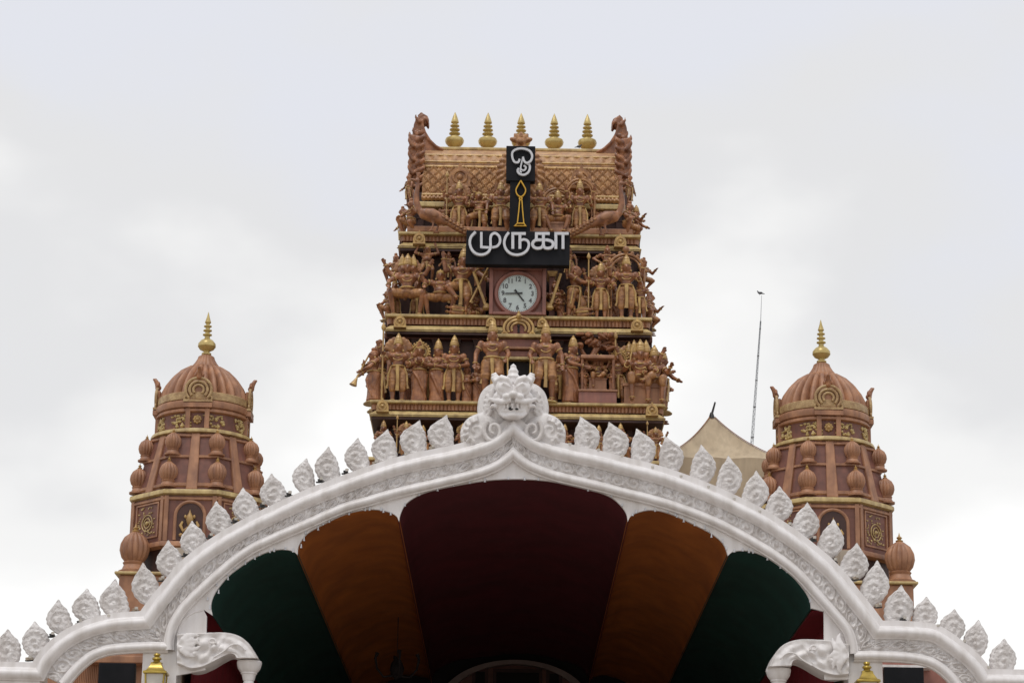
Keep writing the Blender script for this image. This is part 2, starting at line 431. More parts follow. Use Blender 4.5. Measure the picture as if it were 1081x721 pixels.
# --- leaf crests
def crest(base, tip, wpx, bulge, seed, Y):
    rv = random.Random(seed*13+1); B = at(base[0], base[1], Y); T = at(tip[0]+rv.uniform(-1.2, 1.2), tip[1]+rv.uniform(-.9, .9), Y)
    wpx = wpx*rv.uniform(.95, 1.04)
    ax = Vector((T.x-B.x, 0, T.z-B.z)); Hh = ax.length; ax.normalize(); sd_ = Vector((ax.z, 0, -ax.x))
    w = wpx*ppm(base[0], base[1], Y)*.465
    nb, na = 46, 36
    rn = random.Random(seed); ph0 = rn.random()*6
    wp = spline([Vector((0,.58)),Vector((.10,.66)),Vector((.22,.88)),Vector((.40,1.0)),Vector((.57,.97)),Vector((.71,.78)),Vector((.81,.50)),Vector((.89,.26)),Vector((.95,.14)),Vector((1.0,.03))], 8)
    def width(b):
        for p, q in zip(wp, wp[1:]):
            if p.x <= b <= q.x+1e-9: return p.y+(q.y-p.y)*(b-p.x)/max(1e-9, q.x-p.x)
        return .02
    front = []; back = []
    for i in range(nb+1):
        b = i/nb
        wi = w*width(b)*(1+.03*math.sin(b*44+ph0))
        cx = bulge*w*(.75*math.sin(PI*min(1, b*.95))-.35*max(0, b-.72)/.28*0)
        rf = []; rb = []
        for j in range(na+1):
            a = -1+2*j/na
            x = cx+a*wi; z = b*Hh
            dome = .045*math.sqrt(max(0, 1-a*a))*min(1, (1-b)*6)*min(1, b*5+.35)
            X, Zz = a*wi/w, (b-.40)*Hh/w
            r = math.hypot(X, Zz); ph = math.atan2(Zz, X*(1 if bulge >= 0 else -1))
            vd = noise.voronoi(Vector((x*19+seed*3.1, z*19, seed*.7)))[0]
            rel = .020*(vd[1]-vd[0])+.013*math.cos(ph*(1 if seed % 2 else -1)-r*11+ph0)*max(0, 1-r*.75)+.010*math.exp(-(r/.16)**2)
            rel += .011*math.exp(-((abs(a)-.88)/.06)**2)+.007*noise.noise(Vector((x*70, z*70, seed)))
            rel *= min(1, (1-abs(a))*5)
            q = Vector((B.x, Y, B.z))+ax*z+sd_*x
            rf.append(q+Vector((0, -.02-dome-rel, 0))); rb.append(q+Vector((0, .05, 0)))
        front.append(rf); back.append(rb)
    mb = MB(); mb.grid(front); mb.grid(back, True)
    for i in range(nb):
        for r_, s_ in ((0, 1), (na, -1)):
            mb.add([front[i][r_], front[i+1][r_], back[i+1][r_], back[i][r_]], [(0,1,2,3)[::s_]])
    return mb
CR_L = [(10,664,10,703,30),(37,655.5,42,695,29),(63,632,71,670,28),(93,620.5,99,657,30),(124,611.5,129,653,32),(153,594,166,640,31),(179,570,191,611,30),(203,550,216,588,29),(229,529.5,242,566,29),(258,514,270,551,29),(288,500,299,535,28),(324.5,484.5,326,522,26),(347.5,471,353,512,27),(380,462,384,500,28),(410,453,412,492,28),(444,445,441,485,29),(472,439,470,478,30)]
CR_R = [(612,440,616,482,30),(641,445.5,646,488,29),(671,452,676,495,29),(702,461,705,503,29),(739,470,735,514,29),(767.5,481.5,762,526,29),(797,496,788,539,29),(822.5,513.5,813,552,29),(852,529.5,840,570,29),(878,548.5,866,591,29),(903,572,890,614,30),(926,591,912,640,30),(951,617,944,663,32),(978.5,630,973,666,29),(1006,642.5,1001,677,28),(1033,655,1025,696,28),(1059,675,1055,713,29)]
k = 0
for x, y, bx, by, w in CR_L:
    k += 1; crest((bx, by), (x, y), w, -.62 if x > 50 else -.22, k, YA+.22).build('leaf_crest', M['whitecarve'], arch)
for x, y, bx, by, w in CR_R:
    k += 1; crest((bx, by), (x, y), w, .60 if x < 940 else .18, k, YA+.22).build('leaf_crest', M['whitecarve'], arch)
# --- monster mask over the point of the arch
def px(x, y, dy=0): return at(x, y, YA)+Vector((0, dy, 0))
U = ppm(542, 440, YA)
def fan(mb, pts, y0, y1, bulgey):
    poly = [at(a, b, YA) for a, b in pts]
    c = sum(poly, Vector())/len(poly)
    rows = []
    for i in range(9):
        t = 1-i/8
        rows.append([Vector((c.x+(p.x-c.x)*t, YA+y0-bulgey*math.sqrt(max(0, 1-t*t)), c.z+(p.z-c.z)*t)) for p in poly+[poly[0]]])
    rows.insert(0, [Vector((p.x, YA+y1, p.z)) for p in poly+[poly[0]]])
    n_ = len(poly)
    vs = [v for r in rows[:-1] for v in r[:-1]]+[rows[-1][0]]
    fs = [tuple(range(n_))[::-1]]
    for i in range(len(rows)-2):
        for j in range(n_):
            j2 = (j+1) % n_
            fs.append((i*n_+j, i*n_+j2, (i+1)*n_+j2, (i+1)*n_+j))
    L0 = (len(rows)-2)*n_
    fs += [(L0+j, L0+(j+1) % n_, L0+n_) for j in range(n_)]
    mb.add(vs, fs)
fanm = MB()
left_lobe = [(528,402),(518,403),(509,411),(505,424),(506,436),(514,448),(528,455),(538,450),(538,420),(533,410)]
low_lobe = [(518,437),(506,434),(493,440),(486,452),(487,464),(492,472),(503,474),(522,468),(532,458),(530,446)]
mir = lambda L: [(1083.2-a, b+.4) for a, b in L]
for L_, b_ in ((left_lobe, .05), (mir(left_lobe), .05)):
    fan(fanm, [(q.x, q.y) for q in S2(L_+[L_[0]], 4)[:-1]], .16, .34, b_)
for L_, b_ in ((low_lobe, .07), (mir(low_lobe), .07)):
    fan(fanm, [(q.x, q.y) for q in S2(L_+[L_[0]], 4)[:-1]], .10, .30, b_)
# rim beads and scrolls
for sgn in (-1, 1):
    def mx_(x): return 541.6+sgn*(541.6-x)
    sp = []
    for i in range(40):
        t = i/39; a = 2.2+t*9.0; r = 13.5*(1-t*.82)
        sp.append(px(mx_(521+r*math.cos(a)*.8), 455-r*math.sin(a), .0-.04*t))
    fanm.tube(sp, [.034*(1-.5*i/39) for i in range(40)], 8)
    sp = []
    for i in range(30):
        t = i/29; a = 3.4+t*7.0; r = 9*(1-t*.8)
        sp.append(px(mx_(502+r*math.cos(a)), 454-r*math.sin(a), .05-.03*t))
    fanm.tube(sp, [.026*(1-.5*i/29) for i in range(30)], 8)
    fanm.tube([px(mx_(a), b, .17) for a, b in S2(left_lobe[:7], 5)], .016, 6)
    for i in range(7):
        a = math.radians(100+i*20); fanm.tube([px(mx_(523+5*math.cos(a)), 427-6*math.sin(a), .08), px(mx_(523+13*math.cos(a)), 427-19*math.sin(a), .10)], [.03, .022], 6)
    for i in range(7):
        a = math.radians(95+i*25); fanm.tube([px(mx_(504+9*math.cos(a)), 455-10*math.sin(a), .02), px(mx_(504+15*math.cos(a)), 455-17*math.sin(a), .05)], [.028, .02], 6)
    for i in range(9):
        t = i/8
        fanm.ell(px(mx_(510+11*t), 441-28*t-6*math.sin(t*PI), .10), (.03, .03, .05), 8, 6)
    for i in range(7):
        t = i/6
        fanm.ell(px(mx_(492+6*t-7*math.sin(t*PI)), 468-26*t, .08), (.024, .025, .036), 8, 6)
mask = remesh(fanm, 'mask_scrolls', .011, M['whitecarve'], 1)
bm_ = put('mask_scrolls', mask, arch, Vector((0, -YA, 0)))
fm = MB()
fm.ell(px(541.6, 426, .02), (.225, .16, .22), 24, 16)
fm.ell(px(541.6, 415, .0), (.22, .14, .12), 20, 12)                       # forehead
for sgn in (-1, 1):
    c = lambda x: 541.6+sgn*x
    fm.ell(px(c(9.5), 412, -.12), (.088, .07, .075), 18, 12)              # eyeball
    fm.torus(px(c(9.5), 412, -.13), .088, .020, (0,1,0), 24, 6)            # lids
    fm.tube([px(c(2), 409, -.14), px(c(6), 404, -.15), px(c(12), 402, -.14), px(c(17), 404.5, -.09), px(c(20.5), 401, -.03)], [.024, .04, .045, .034, .014], 8)
    fm.tube([px(c(3), 412.5, -.17), px(c(9.5), 409, -.19), px(c(16), 412, -.13)], [.012, .026, .012], 8)   # brow
    # horn-like ear curling up and out
    fm.tube([px(c(x), y, d) for x, y, d in [(12,408,.02),(16,402.5,.0),(20,397.5,-.01),(19,395.5,-.02),(23,396.5,-.02)]], [.085,.07,.05,.03,.014], 10)
    fm.ell(px(c(6), 422.5, -.17), (.068, .065, .05), 14, 10)               # nostril wing
    fm.tube([px(c(2), 426, -.19), px(c(10), 427.5, -.16), px(c(17), 425, -.09), px(c(24), 421.5, .0), px(c(27), 424, .02)], [.035,.038,.034,.026,.012], 10)  # lip
    fm.tube([px(c(16), 430, -.06), px(c(22), 429, -.03), px(c(25), 432, -.01)], [.03,.025,.01], 8)   # whisker curl
    fm.ell(px(c(15), 420, -.06), (.07, .07, .06), 14, 10)                  # cheek
    fm.tube([px(c(3), 442, -.10), px(c(9), 441, -.09), px(c(14), 437, -.05)], [.034,.032,.02], 8)     # lower jaw
fm.ell(px(541.6, 420.5, -.19), (.06, .075, .05), 14, 10)                   # snout
fm.ell(px(541.6, 441, -.10), (.09, .06, .045), 14, 10)
fm.ell(px(541.6, 435, -.06), (.16, .08, .06), 16, 10)
# top knot
fm.lathe([(.085,0),(.075,.06),(.09,.09),(.06,.13),(.066,.17),(.035,.21),(.04,.235),(.012,.26),(.0,.275)], px(541.6, 406, -.02), 20)
fm.tube([px(541.6, 390.5, -.02), px(544, 388.5, -.03), px(545, 391, -.04)], [.03,.022,.01], 8)
# teeth hang from the lip; dark blobs stand in for the mouth's shade
fmesh = remesh(fm, 'monster_face', .010, M['white'], 1)
face = put('monster_face', fmesh, arch, Vector((0, -YA, 0)))
tm = MB()
for i, x in enumerate((-9,-5.5,-.8,4.6,8.6)):
    tm.tube([px(541.6+x, 429.5+abs(x)*-.08, -.165+abs(x)*.004), px(541.6+x, 434.5-abs(x)*.1, -.16+abs(x)*.004)], [.020, .013], 8)
t_ = tm.build('teeth', M['white'], arch)
mm = MB().ell(px(539.2, 434.2, -.135), (.030, .03, .022), 12, 8).ell(px(545.5, 434.6, -.135), (.022, .03, .014), 12, 8)
mm.build('mouth', M['dark'], arch)

# --- spandrel board below the inner roll, cut to the scalloped edges of the cloth ceilings
MAR = [(421,549),(422.5,541),(428,530.5),(440,522),(456,516),(480,511),(514,505.5),(542,504),(572,505.3),(603,510),(628,516.5),(645,523),(656,532.5),(661.5,541),(663,549)]
ORL = [(313.5,584),(315,574),(323,562.5),(335,555),(360,542.7),(378,537.5),(394,536),(409,538.5),(418,543),(421,549)]
ORR = [(663,549),(666.5,543),(675,539),(688,536.7),(706,540),(731,551),(752,562),(764,572.5),(769,585)]
GRL = [(223.5,648),(222,637),(226.5,624),(240,607),(257,594),(267,587.5),(282,581),(296,578.3),(308,580),(313.5,584)]
GRR = [(769,585),(774,581),(784,579.6),(796,581),(814.4,588.8),(832,601),(848.8,620),(855.5,632),(857,641)]
scal = S2(GRL, 4)+S2(ORL, 4)[1:]+S2(MAR, 4)[1:]+S2(ORR, 4)[1:]+S2(GRR, 4)[1:]
top = offs(innM, -2)
poly = [Vector((184, 712))]+top+[Vector((898, 716)), Vector((871, 716)), Vector((870.5, 644)), Vector((858, 640.5))]+scal[::-1]+[Vector((214, 642)), Vector((217.5, 649)), Vector((216, 706))]
pw = [at(p.x, p.y, YA) for p in poly]
sp_ = MB().prism([(q.x, q.z) for q in pw], YA+.075, YA+.125).build('spandrel_board', M['white'], arch, smooth=False)
# shallow inner rib seen on the spandrel beside the springing
for pts in ([(187,668),(189,660),(194,652),(202,646),(213,642.5)], [(896,679),(893,668),(887,658),(879,650),(871,645)]):
    MB().tube([at(a, b, YA)+Vector((0, .075, 0)) for a, b in S2(pts, 5)], .014, 6).build('spandrel_rib', M['white'], arch)
# --- pillars
for x0, x1, yt in ((150, 186.5, 688), (896, 932.5, 698)):
    a, b = at(x0, yt, YA), at(x1, yt, YA)
    zt = at((x0+x1)/2, yt-14, YA).z
    pl = MB().box(a.x, b.x, YA+.07, YA+.52, .32, zt)
    pl.box(a.x-.08, b.x+.08, YA-.01, YA+.60, 0, .32)
    for zz in (.9, 2.2):
        pl.box(a.x-.03, b.x+.03, YA+.04, YA+.55, zz, zz+.09)
    pl.build('pillar', M['white'], arch, bevel=.012)
# --- scrolled corbel brackets with pendant capitals
def bracket(sgn):
    if sgn < 0:
        T = [(187,668.5),(205,667.5),(222,667),(238,667),(252,670.5),(263,679),(270,690),(272.5,694)]
        Bm = [(249,694),(246.5,690.5),(241,690),(232,694.5),(221,701),(210,705.5),(200,706),(190,701.5),(187,701)]
        capc = (261.5, 695)
    else:
        T = [(896,679.5),(878,675.5),(862,674.3),(842,674.5),(827,680),(817,691),(812.5,701),(811.5,703)]
        Bm = [(836,702),(838,697.5),(843,696.2),(852,700),(862,706),(873,711.5),(884,713.5),(893,712.5),(896,712)]
        capc = (823.7, 703)
    br = thing_child('bracket', arch)
    Tt, Bb = S2(T, 6), S2(Bm[::-1], 6)
    n = 60; Tt, Bb = resample([(p.x, p.y, 0) for p in Tt], n), resample([(p.x, p.y, 0) for p in Bb], n)
    rows = []
    for i in range(n):
        a, b = at(Tt[i].x, Tt[i].y, YA), at(Bb[i].x, Bb[i].y, YA)
        row = [Vector((a.x, YA+.46, a.z))]
        for j in range(25):
            t = j/24; p = a.lerp(b, t); s = i/n
            h = .05*math.sqrt(max(0, 1-(2*t-1)**2))
            h += .022*math.cos((t*3.2-s*3.0)*PI*1.6)*(1-abs(2*t-1))*min(1, (1-s)*4)
            if s < .55: h += .02*math.cos((t*1.5+s*5)*PI*2)*(1-abs(2*t-1))
            h += .022*math.exp(-((t-.05)/.04)**2)+.022*math.exp(-((t-.95)/.04)**2)
            h += .008*noise.noise(Vector((p.x*20, p.z*20, 2)))
            row.append(Vector((p.x, YA+.03-h, p.z)))
        row.append(Vector((b.x, YA+.46, b.z)))
        rows.append(row)
    mb = MB().grid(rows)
    mb.add([rows[-1][0], *rows[-1][1:]], [tuple(range(len(rows[-1])))])
    mb.build('scroll', M['white'], br)
    # acanthus leaf wrapped over the springing, and side curls
    lf = MB()
    ox, oy = (190, 684) if sgn < 0 else (893, 693)
    for i in range(5):                             # overlapping leaf blades opening from the pillar
        a = -.85+1.7*i/4; d = Vector((-sgn*math.cos(a)*.75, 0, -math.sin(a)*.8))
        c0_ = px(ox+sgn*0, oy-3, -.02); n_ = Vector((d.z, 0, -d.x))*.35*(1 if i < 2 else -1)
        lf.tube([c0_, c0_+d*.09+Vector((0,-.025,0)), c0_+d*.19+n_*.05+Vector((0,-.025,0)), c0_+d*.27+n_*.2+Vector((0,-.012,0)), c0_+d*.31+n_*.4+Vector((0,-.005,0))], [.03,.052,.05,.028,.01], 10, flat=.42)
    ln = [(ox-sgn*36, oy+10), (ox-sgn*46, oy+4), (ox-sgn*55, oy-3), (ox-sgn*63, oy-3), (ox-sgn*70, oy+3)]
    lf.tube([px(a, b, -.045) for a, b in S2(ln, 4)], .013, 6)
    sx = -sgn
    cc = (224, 678) if sgn < 0 else (859, 685)
    sp = []
    for i in range(22):
        t = i/21; a = -.5+t*6.0; r = 4.6*(1-t*.8)
        sp.append(px(cc[0]+sx*r*math.cos(a), cc[1]-r*math.sin(a), -.05))
    lf.tube(sp, [.018*(1-.4*i/21) for i in range(22)], 7)
    put('acanthus_leaf', remesh(lf, 'acanthus_leaf', .009, M['white'], 1), br, Vector((0, 0, 0))-br.location-Vector((0, YA, 0)))
    c = at(capc[0], capc[1], YA); c.y = YA+.22
    q = ppm(*capc, YA)
    MB().lathe([(13*q,0),(13.4*q,-.02),(13*q,-.05),(12*q,-.09),(10*q,-.125),(8.6*q,-.14),(8.8*q,-.155),(7.6*q,-.165),(6.4*q,-.22),(6.1*q,-.235),(5.2*q,-.24),(5.6*q,-.26),(7*q,-.30),(6.6*q,-.37),(4*q,-.42),(2.2*q,-.45),(2.6*q,-.47),(1*q,-.50),(0,-.51)], c, 28).build('pendant_capital', M['white'], br)
bracket(-1); bracket(1)

# ================================================================== PORCH: cloth ceilings, roof, curtains
YR = 44.6
def zx(p): q = at(p[0], p[1], YA+.33); return q
def cloth(path, mat, lab, sag, endpx):
    pp_ = resample([(q.x, q.y, 0) for q in S2(path, 5)], 60); pts = [at(p.x, p.y-.6, YA+.13) for p in pp_]
    t = thing('ceiling_cloth', lab, 'cloth', (pts[30].x, YA+.33, pts[30].z), 'coloured cloths slung under the porch roof')
    rows = []; ny = 64
    for j in range(ny+1):
        Y = YA+.13+(YR-YA-.13)*j/ny
        row = []
        for i, q in enumerate(pts):
            s = i/59; e = math.sin(PI*s)
            w = .016*math.sin(j*.55+i*.12+2*noise.noise(Vector((q.x, Y*.5, sag))))*e+.05*noise.noise(Vector((q.x*1.6, Y*.45, sag)))*e+.018*noise.noise(Vector((q.x*5, Y*1.1, sag)))*e
            dz = w-.03*e*abs(math.sin(PI*(Y-YA)/2.6)) if j else 0
            row.append(Vector((q.x, Y, q.z+dz)))
        rows.append(row)
    o = MB().grid(rows).build('cloth_panel', mat, t)
    md = o.modifiers.new('solid', 'SOLIDIFY'); md.thickness = .012; md.offset = 1
    # hem with little white tassels along the front edge
    n = max(6, int(len(pts)*.27))
    L_ = resample([tuple(at(p.x, p.y-.5, YA+.055)) for p in pp_], n)
    rn = random.Random(int(sag*10))
    for p in L_[1:-1]:
        p = Vector(p)+Vector((rn.uniform(-.05, .05), 0, 0)); l = .025+rn.random()*.022
        MB().tube([p+Vector((0,0,.01)), p+Vector((0,0,-l*.6)), p+Vector((0,0,-l))], [.007, .009, .015], 6).build('tassel', M['letter'], t)
    return t
cloth(MAR, M['maroon'], 'wide maroon cloth ceiling in the middle of the porch', 1.0, 0)
cloth(ORL, M['orange'], 'orange cloth ceiling strip with a hanging lamp below it', 2.0, 0)
cloth(ORR, M['orange'], 'orange cloth ceiling strip with no lamp below it, between maroon and green', 3.0, 0)
cloth(GRL, M['green'], 'dark green cloth ceiling strip on the same side as the hanging lamp', 4.0, 0)
cloth(GRR, M['green'], 'dark green cloth ceiling strip on the side away from the hanging lamp', 5.0, 0)
# roof shell over the cloths
rf = MB()
RP = [at(p.x, p.y, YA) for p in resample([(q.x, q.y, 0) for q in offs(outM, -8)], 60)]
rf.grid([[Vector((p.x, YA+.56, p.z)) for p in RP], [Vector((p.x, YR+.3, p.z)) for p in RP]])
o = rf.build('porch_roof', M['wallpaint'], arch)
md = o.modifiers.new('solid', 'SOLIDIFY'); md.thickness = .08; md.offset = -1
for sgn, xr, yt in ((-1, 203, 641), (1, 881, 643)):
    q = at(xr, yt, YA+.35)
    t = thing('side_curtain', 'deep red side curtain beside the %s' % ('lamp side of the porch' if sgn < 0 else 'porch side without the lamp'), 'curtain', (q.x, YA+.6, 0), 'red curtains along the porch sides')
    rows = []
    for i in range(130):
        Y = YA+.56+(YR-YA-.62)*i/129
        rows.append([Vector((q.x+.03*math.sin(i*1.1)*(.3+.7*(1-k_/8)), Y, 3.0+(q.z-3.0)*k_/8)) for k_ in range(9)])
    MB().grid(rows).build('drape', M['red'], t)
    zc = q.z
    inner = at(223 if sgn < 0 else 857, 648 if sgn < 0 else 641, YA+.33)
    MB().box(min(q.x, inner.x), max(q.x, inner.x), YA+.36, YR-.1, zc-.03, zc-.015).build('pelmet', M['red'], t)
    # dado wall under the drape
    wlo = MB().box(q.x-.08+(.2 if sgn > 0 else -.2), q.x+.08+(.2 if sgn > 0 else -.2), YA+.6, YR-.1, 0, q.z+.8).build('porch_side_wall', M['wallpaint'], arch, smooth=False)
# rear wall of the porch with its white inner arch and doors
rw = thing('porch_rear_wall', 'dim rear porch wall with a low white arch over dark doorways', 'wall', (0, YR, 0))
MB().box(-7, 7, YR+.1, YR+.3, 0, 8.7).build('wall', M['void'], rw, smooth=False)  # wall blackened in its colour to stand for the porch gloom
def ring(mb, cx, cy, rx, ry, w, Y, y0, y1, n=48, lo=None):
    A = []
    for i in range(n+1):
        a = PI-PI*i/n
        A.append((at(cx+rx*math.cos(a), cy-ry*math.sin(a), Y), at(cx+(rx-w)*math.cos(a), cy-(ry-w*.5)*math.sin(a), Y)))
    rows = [[Vector((p.x, y1, p.z)), Vector((p.x, y0, p.z)), Vector((q.x, y0, q.z)), Vector((q.x, y1, q.z))] for p, q in A]
    if lo is not None:
        for k_ in (0, -1):
            r_ = [Vector((v.x, v.y, lo)) for v in rows[k_]]
            rows.insert(0, r_) if k_ == 0 else rows.append(r_)
    mb.grid(rows)
rm = MB(); ring(rm, 543, 745, 80, 48, 9, YR, YR-.12, YR+.1, lo=.0); rm.build('inner_arch', M['panel2'], rw)
pp = [at(543+71*math.cos(PI*i/30), 745-43*math.sin(PI*i/30), YR) for i in range(31)]
MB().prism([(p.x, p.z) for p in pp]+[(pp[-1].x, 0), (pp[0].x, 0)], YR+.02, YR+.098).build('lunette', M['panel'], rw, smooth=False)  # darker colour here carries the dimness of the porch end
for x0, x1, yt in ((502,512,709),(524,569,709.5),(580,590,711)):
    a, b = at(x0, yt, YR), at(x1, yt, YR)
    dr = MB().box(a.x, b.x, YR-.06, YR+.015, 0, a.z).build('door', M['void'], rw, smooth=False)
    fr_ = MB()
    fr_.box(a.x-.06, a.x, YR-.08, YR+.017, 0, a.z+.06); fr_.box(b.x, b.x+.06, YR-.08, YR+.017, 0, a.z+.06); fr_.box(a.x, b.x, YR-.08, YR+.017, a.z, a.z+.06)
    fr_.build('frame', M['terradark'], dr, smooth=False)
# hanging lamp with curved arms
c = at(419, 706, 37.0)
hl = thing('hanging_lamp', 'dark hanging lamp with curved arms under the orange cloth', 'lamp', c)
zr = zx((367, 545)).z
MB().lathe([(0,.16),(.05,.15),(.09,.08),(.11,0),(.09,-.08),(.04,-.14),(0,-.16)], c, 16).build('lamp_body', M['void'], hl)
MB().tube([c+Vector((0,0,.15)), Vector((c.x, c.y, zr-.15))], .006, 6).build('hanging_rod', M['void'], hl)
for k_ in range(4):
    a = k_*PI/2+.15
    d = Vector((math.cos(a), math.sin(a), 0))
    ar = MB().tube([c+d*.06-Vector((0,0,.1)), c+d*.2-Vector((0,0,.12)), c+d*.3+Vector((0,0,.0)), c+d*.33+Vector((0,0,.16)), c+d*.30+Vector((0,0,.24))], [.018,.016,.016,.02,.03], 8).build('arm', M['void'], hl)

# ------------------------------------------------------------------ side bays seen through the small arches
sb = thing('side_bay_wall', 'terracotta wall and beam behind the small arch on the tent-free side', 'wall', (-8, 36, 0))
q0, q1 = at(62, 676, 36), at(147, 676, 36)
MB().box(q0.x, q1.x+.4, 36.2, 36.5, 0, q1.z).build('wall', M['terra'], sb, smooth=False)
a, b = at(20, 708, 36), at(63, 708, 36)
MB().box(a.x, b.x, 36.21, 36.5, 0, a.z).build('low_wall', M['terra'], sb, smooth=False)
a, b = at(90, 693, 35.9), at(146, 700, 35.9)
MB().box(a.x, b.x+.1, 35.85, 36.19, b.z, a.z+.02).build('beam', M['terra'], sb, smooth=False, bevel=.01)
sl = MB()
for i in range(16):
    x = at(76+i*1.9, 710, 36.1).x
    zt = at(76, 702-i*.1, 36.1).z
    sl.tube([Vector((x, 36.1, 5)), Vector((x, 36.1, zt))], .013, 6)
sl.build('ribbed_tiles', M['terra'], sb)
for x0, x1, y0, lab in ((104.5, 143, 699, 'black screen hung behind the small arch, under a terracotta beam'), (933.5, 975, 703.5, 'black screen hung behind the small arch, below a pale strip')):
    Yb = 34.5
    a, b = at(x0, y0, Yb), at(x1, y0, Yb)
    t = thing('screen', lab, 'screen', ((a.x+b.x)/2, Yb, a.z-1.4))
    MB().box(a.x, b.x, Yb, Yb+.12, a.z-1.4, a.z).build('screen_panel', M['black'], t, smooth=False, bevel=.01)
    fr_ = MB()
    for xx in (a.x+.005, b.x-.035): fr_.box(xx, xx+.03, Yb+.13, Yb+.17, 0, a.z-.06)
    fr_.build('stand', M['dark'], t, smooth=False)
sb2 = thing('side_bay_wall', 'rose wall with a pale strip behind the small arch on the tent side', 'wall', (8, 36, 0))
q0, q1 = at(936, 690, 36), at(1004, 690, 36)
MB().box(q0.x-.3, q1.x, 36.2, 36.5, 0, q0.z).build('wall', M['terrapink'], sb2, smooth=False)
a, b = at(925, 701, 35.9), at(985, 704.5, 35.9)
MB().box(a.x, b.x, 35.9, 36.19, b.z, a.z).build('beam', M['white'], sb2, smooth=False)
# ------------------------------------------------------------------ lanterns on the pillars
for x, y, lab in ((166, 689, 'brass lantern on the white pillar below the small arch framing a terracotta beam'), (915, 698, 'brass lantern on the white pillar below the small arch framing a pale strip')):
    Yl = YA-.16
    c = at(x, y, Yl); q = ppm(x, y, Yl)*1.18
    t = thing('lantern', lab, 'lantern', (c.x, Yl, c.z-60*q), 'brass lanterns on the arch pillars')
    MB().lathe([(0,0),(2.5*q,-.6*q),(3.2*q,-2*q),(2*q,-3.4*q),(3.8*q,-4.2*q),(4.4*q,-5.6*q),(2.6*q,-7*q),(3.4*q,-8*q),(5.5*q,-9*q)], c, 20).build('finial', M['lampgold'], t)
    cp = MB().lathe([(5.2*q*1.2,-8.8*q),(6.4*q*1.2,-12*q),(9.5*q*1.2,-16.2*q),(11.4*q*1.3,-17.4*q),(11.4*q*1.3,-19.2*q),(9.4*q*1.3,-19.6*q)], c, 4, phase=PI/4).build('cap', M['lampgold'], t, bevel=.004)
    gl = MB().lathe([(9.6*q*1.2,-19.6*q),(7.6*q*1.2,-46*q)], c, 4, phase=PI/4).build('glass', M['glass'], t, smooth=False)
    fb = MB()
    for k_ in range(4):
        a = PI/4+k_*PI/2
        fb.tube([c+Vector((9.9*q*1.2*math.cos(a), 9.9*q*1.2*math.sin(a), -19.6*q)), c+Vector((7.9*q*1.2*math.cos(a), 7.9*q*1.2*math.sin(a), -46*q))], .9*q, 6)
    fb.lathe([(8.6*q*1.2,-46*q),(8.6*q*1.2,-48*q),(4*q,-52*q),(1*q,-58*q),(0,-59*q)], c, 4, phase=PI/4)
    fb.build('frame', M['lampgold'], t)
    MB().box(c.x-2*q, c.x+2*q, Yl+.03, YA+.071, c.z-53*q, c.z-50*q).build('wall_arm', M['lampgold'], t, smooth=False)

# ------------------------------------------------------------------ small fittings wired between the crest leaves
def fitting(x, y, big):
    c = at(x, y+1.5, YA+.12); q = ppm(x, y, YA)
    t = thing('floodlight', 'small wired light fitting wedged between two white crest leaves', 'light', c, 'light fittings between the crest leaves')
    b = MB().obox(c+Vector((0,0,2.2*q)), (2.4*q*big, 0, .5*q), (0, .05, 0), (-.4*q, 0, 1.5*q)).build('housing', M['dark' if big < 1.1 else 'brownbox'], t, bevel=.006)
    MB().lathe([(1.6*q,0),(1.9*q,.03),(0,.035)], c+Vector((1.5*q, -.06, 2.2*q)), 10).build('lens', M['glass'], t)
    MB().tube([c+Vector((-4*q, 0, .5*q)), c+Vector((-1*q, -.03, 0)), c+Vector((4*q, 0, 1.0*q))], .012, 5).build('cable', M['dark'], t)
M['brownbox'] = paint('brown_fitting', (.25, .17, .10), (.45, .40, .33), .6, 20, bump=0)
FIT = [(31,696,1.5),(55,671,1),(84,657.5,1),(114,652.5,1),(143,644.5,1.2),(171,612,1.2),(196,586,1),(222,567,1),(248,550.5,1),(277,534,1),(305,522.5,1),(338,508,1),(365,499,1),(396,490,1.2),(427,482,1),(456,474,1.2),(490,467,1.2),(600,472,1.2),(630,478,1),(655,484,1),(687,486.5+10,1),(717,496+10,1),(746,508+9,1),(773,522+8,1),(800,537+6,1),(832,555.5,1),(858,570,1),(880,593,1),(903,611,1.2),(927,640,1.4),(953,654.5,1),(988,663,1),(1016,679,1),(1041,707,1)]
for x, y, b in FIT: fitting(x, y, b)

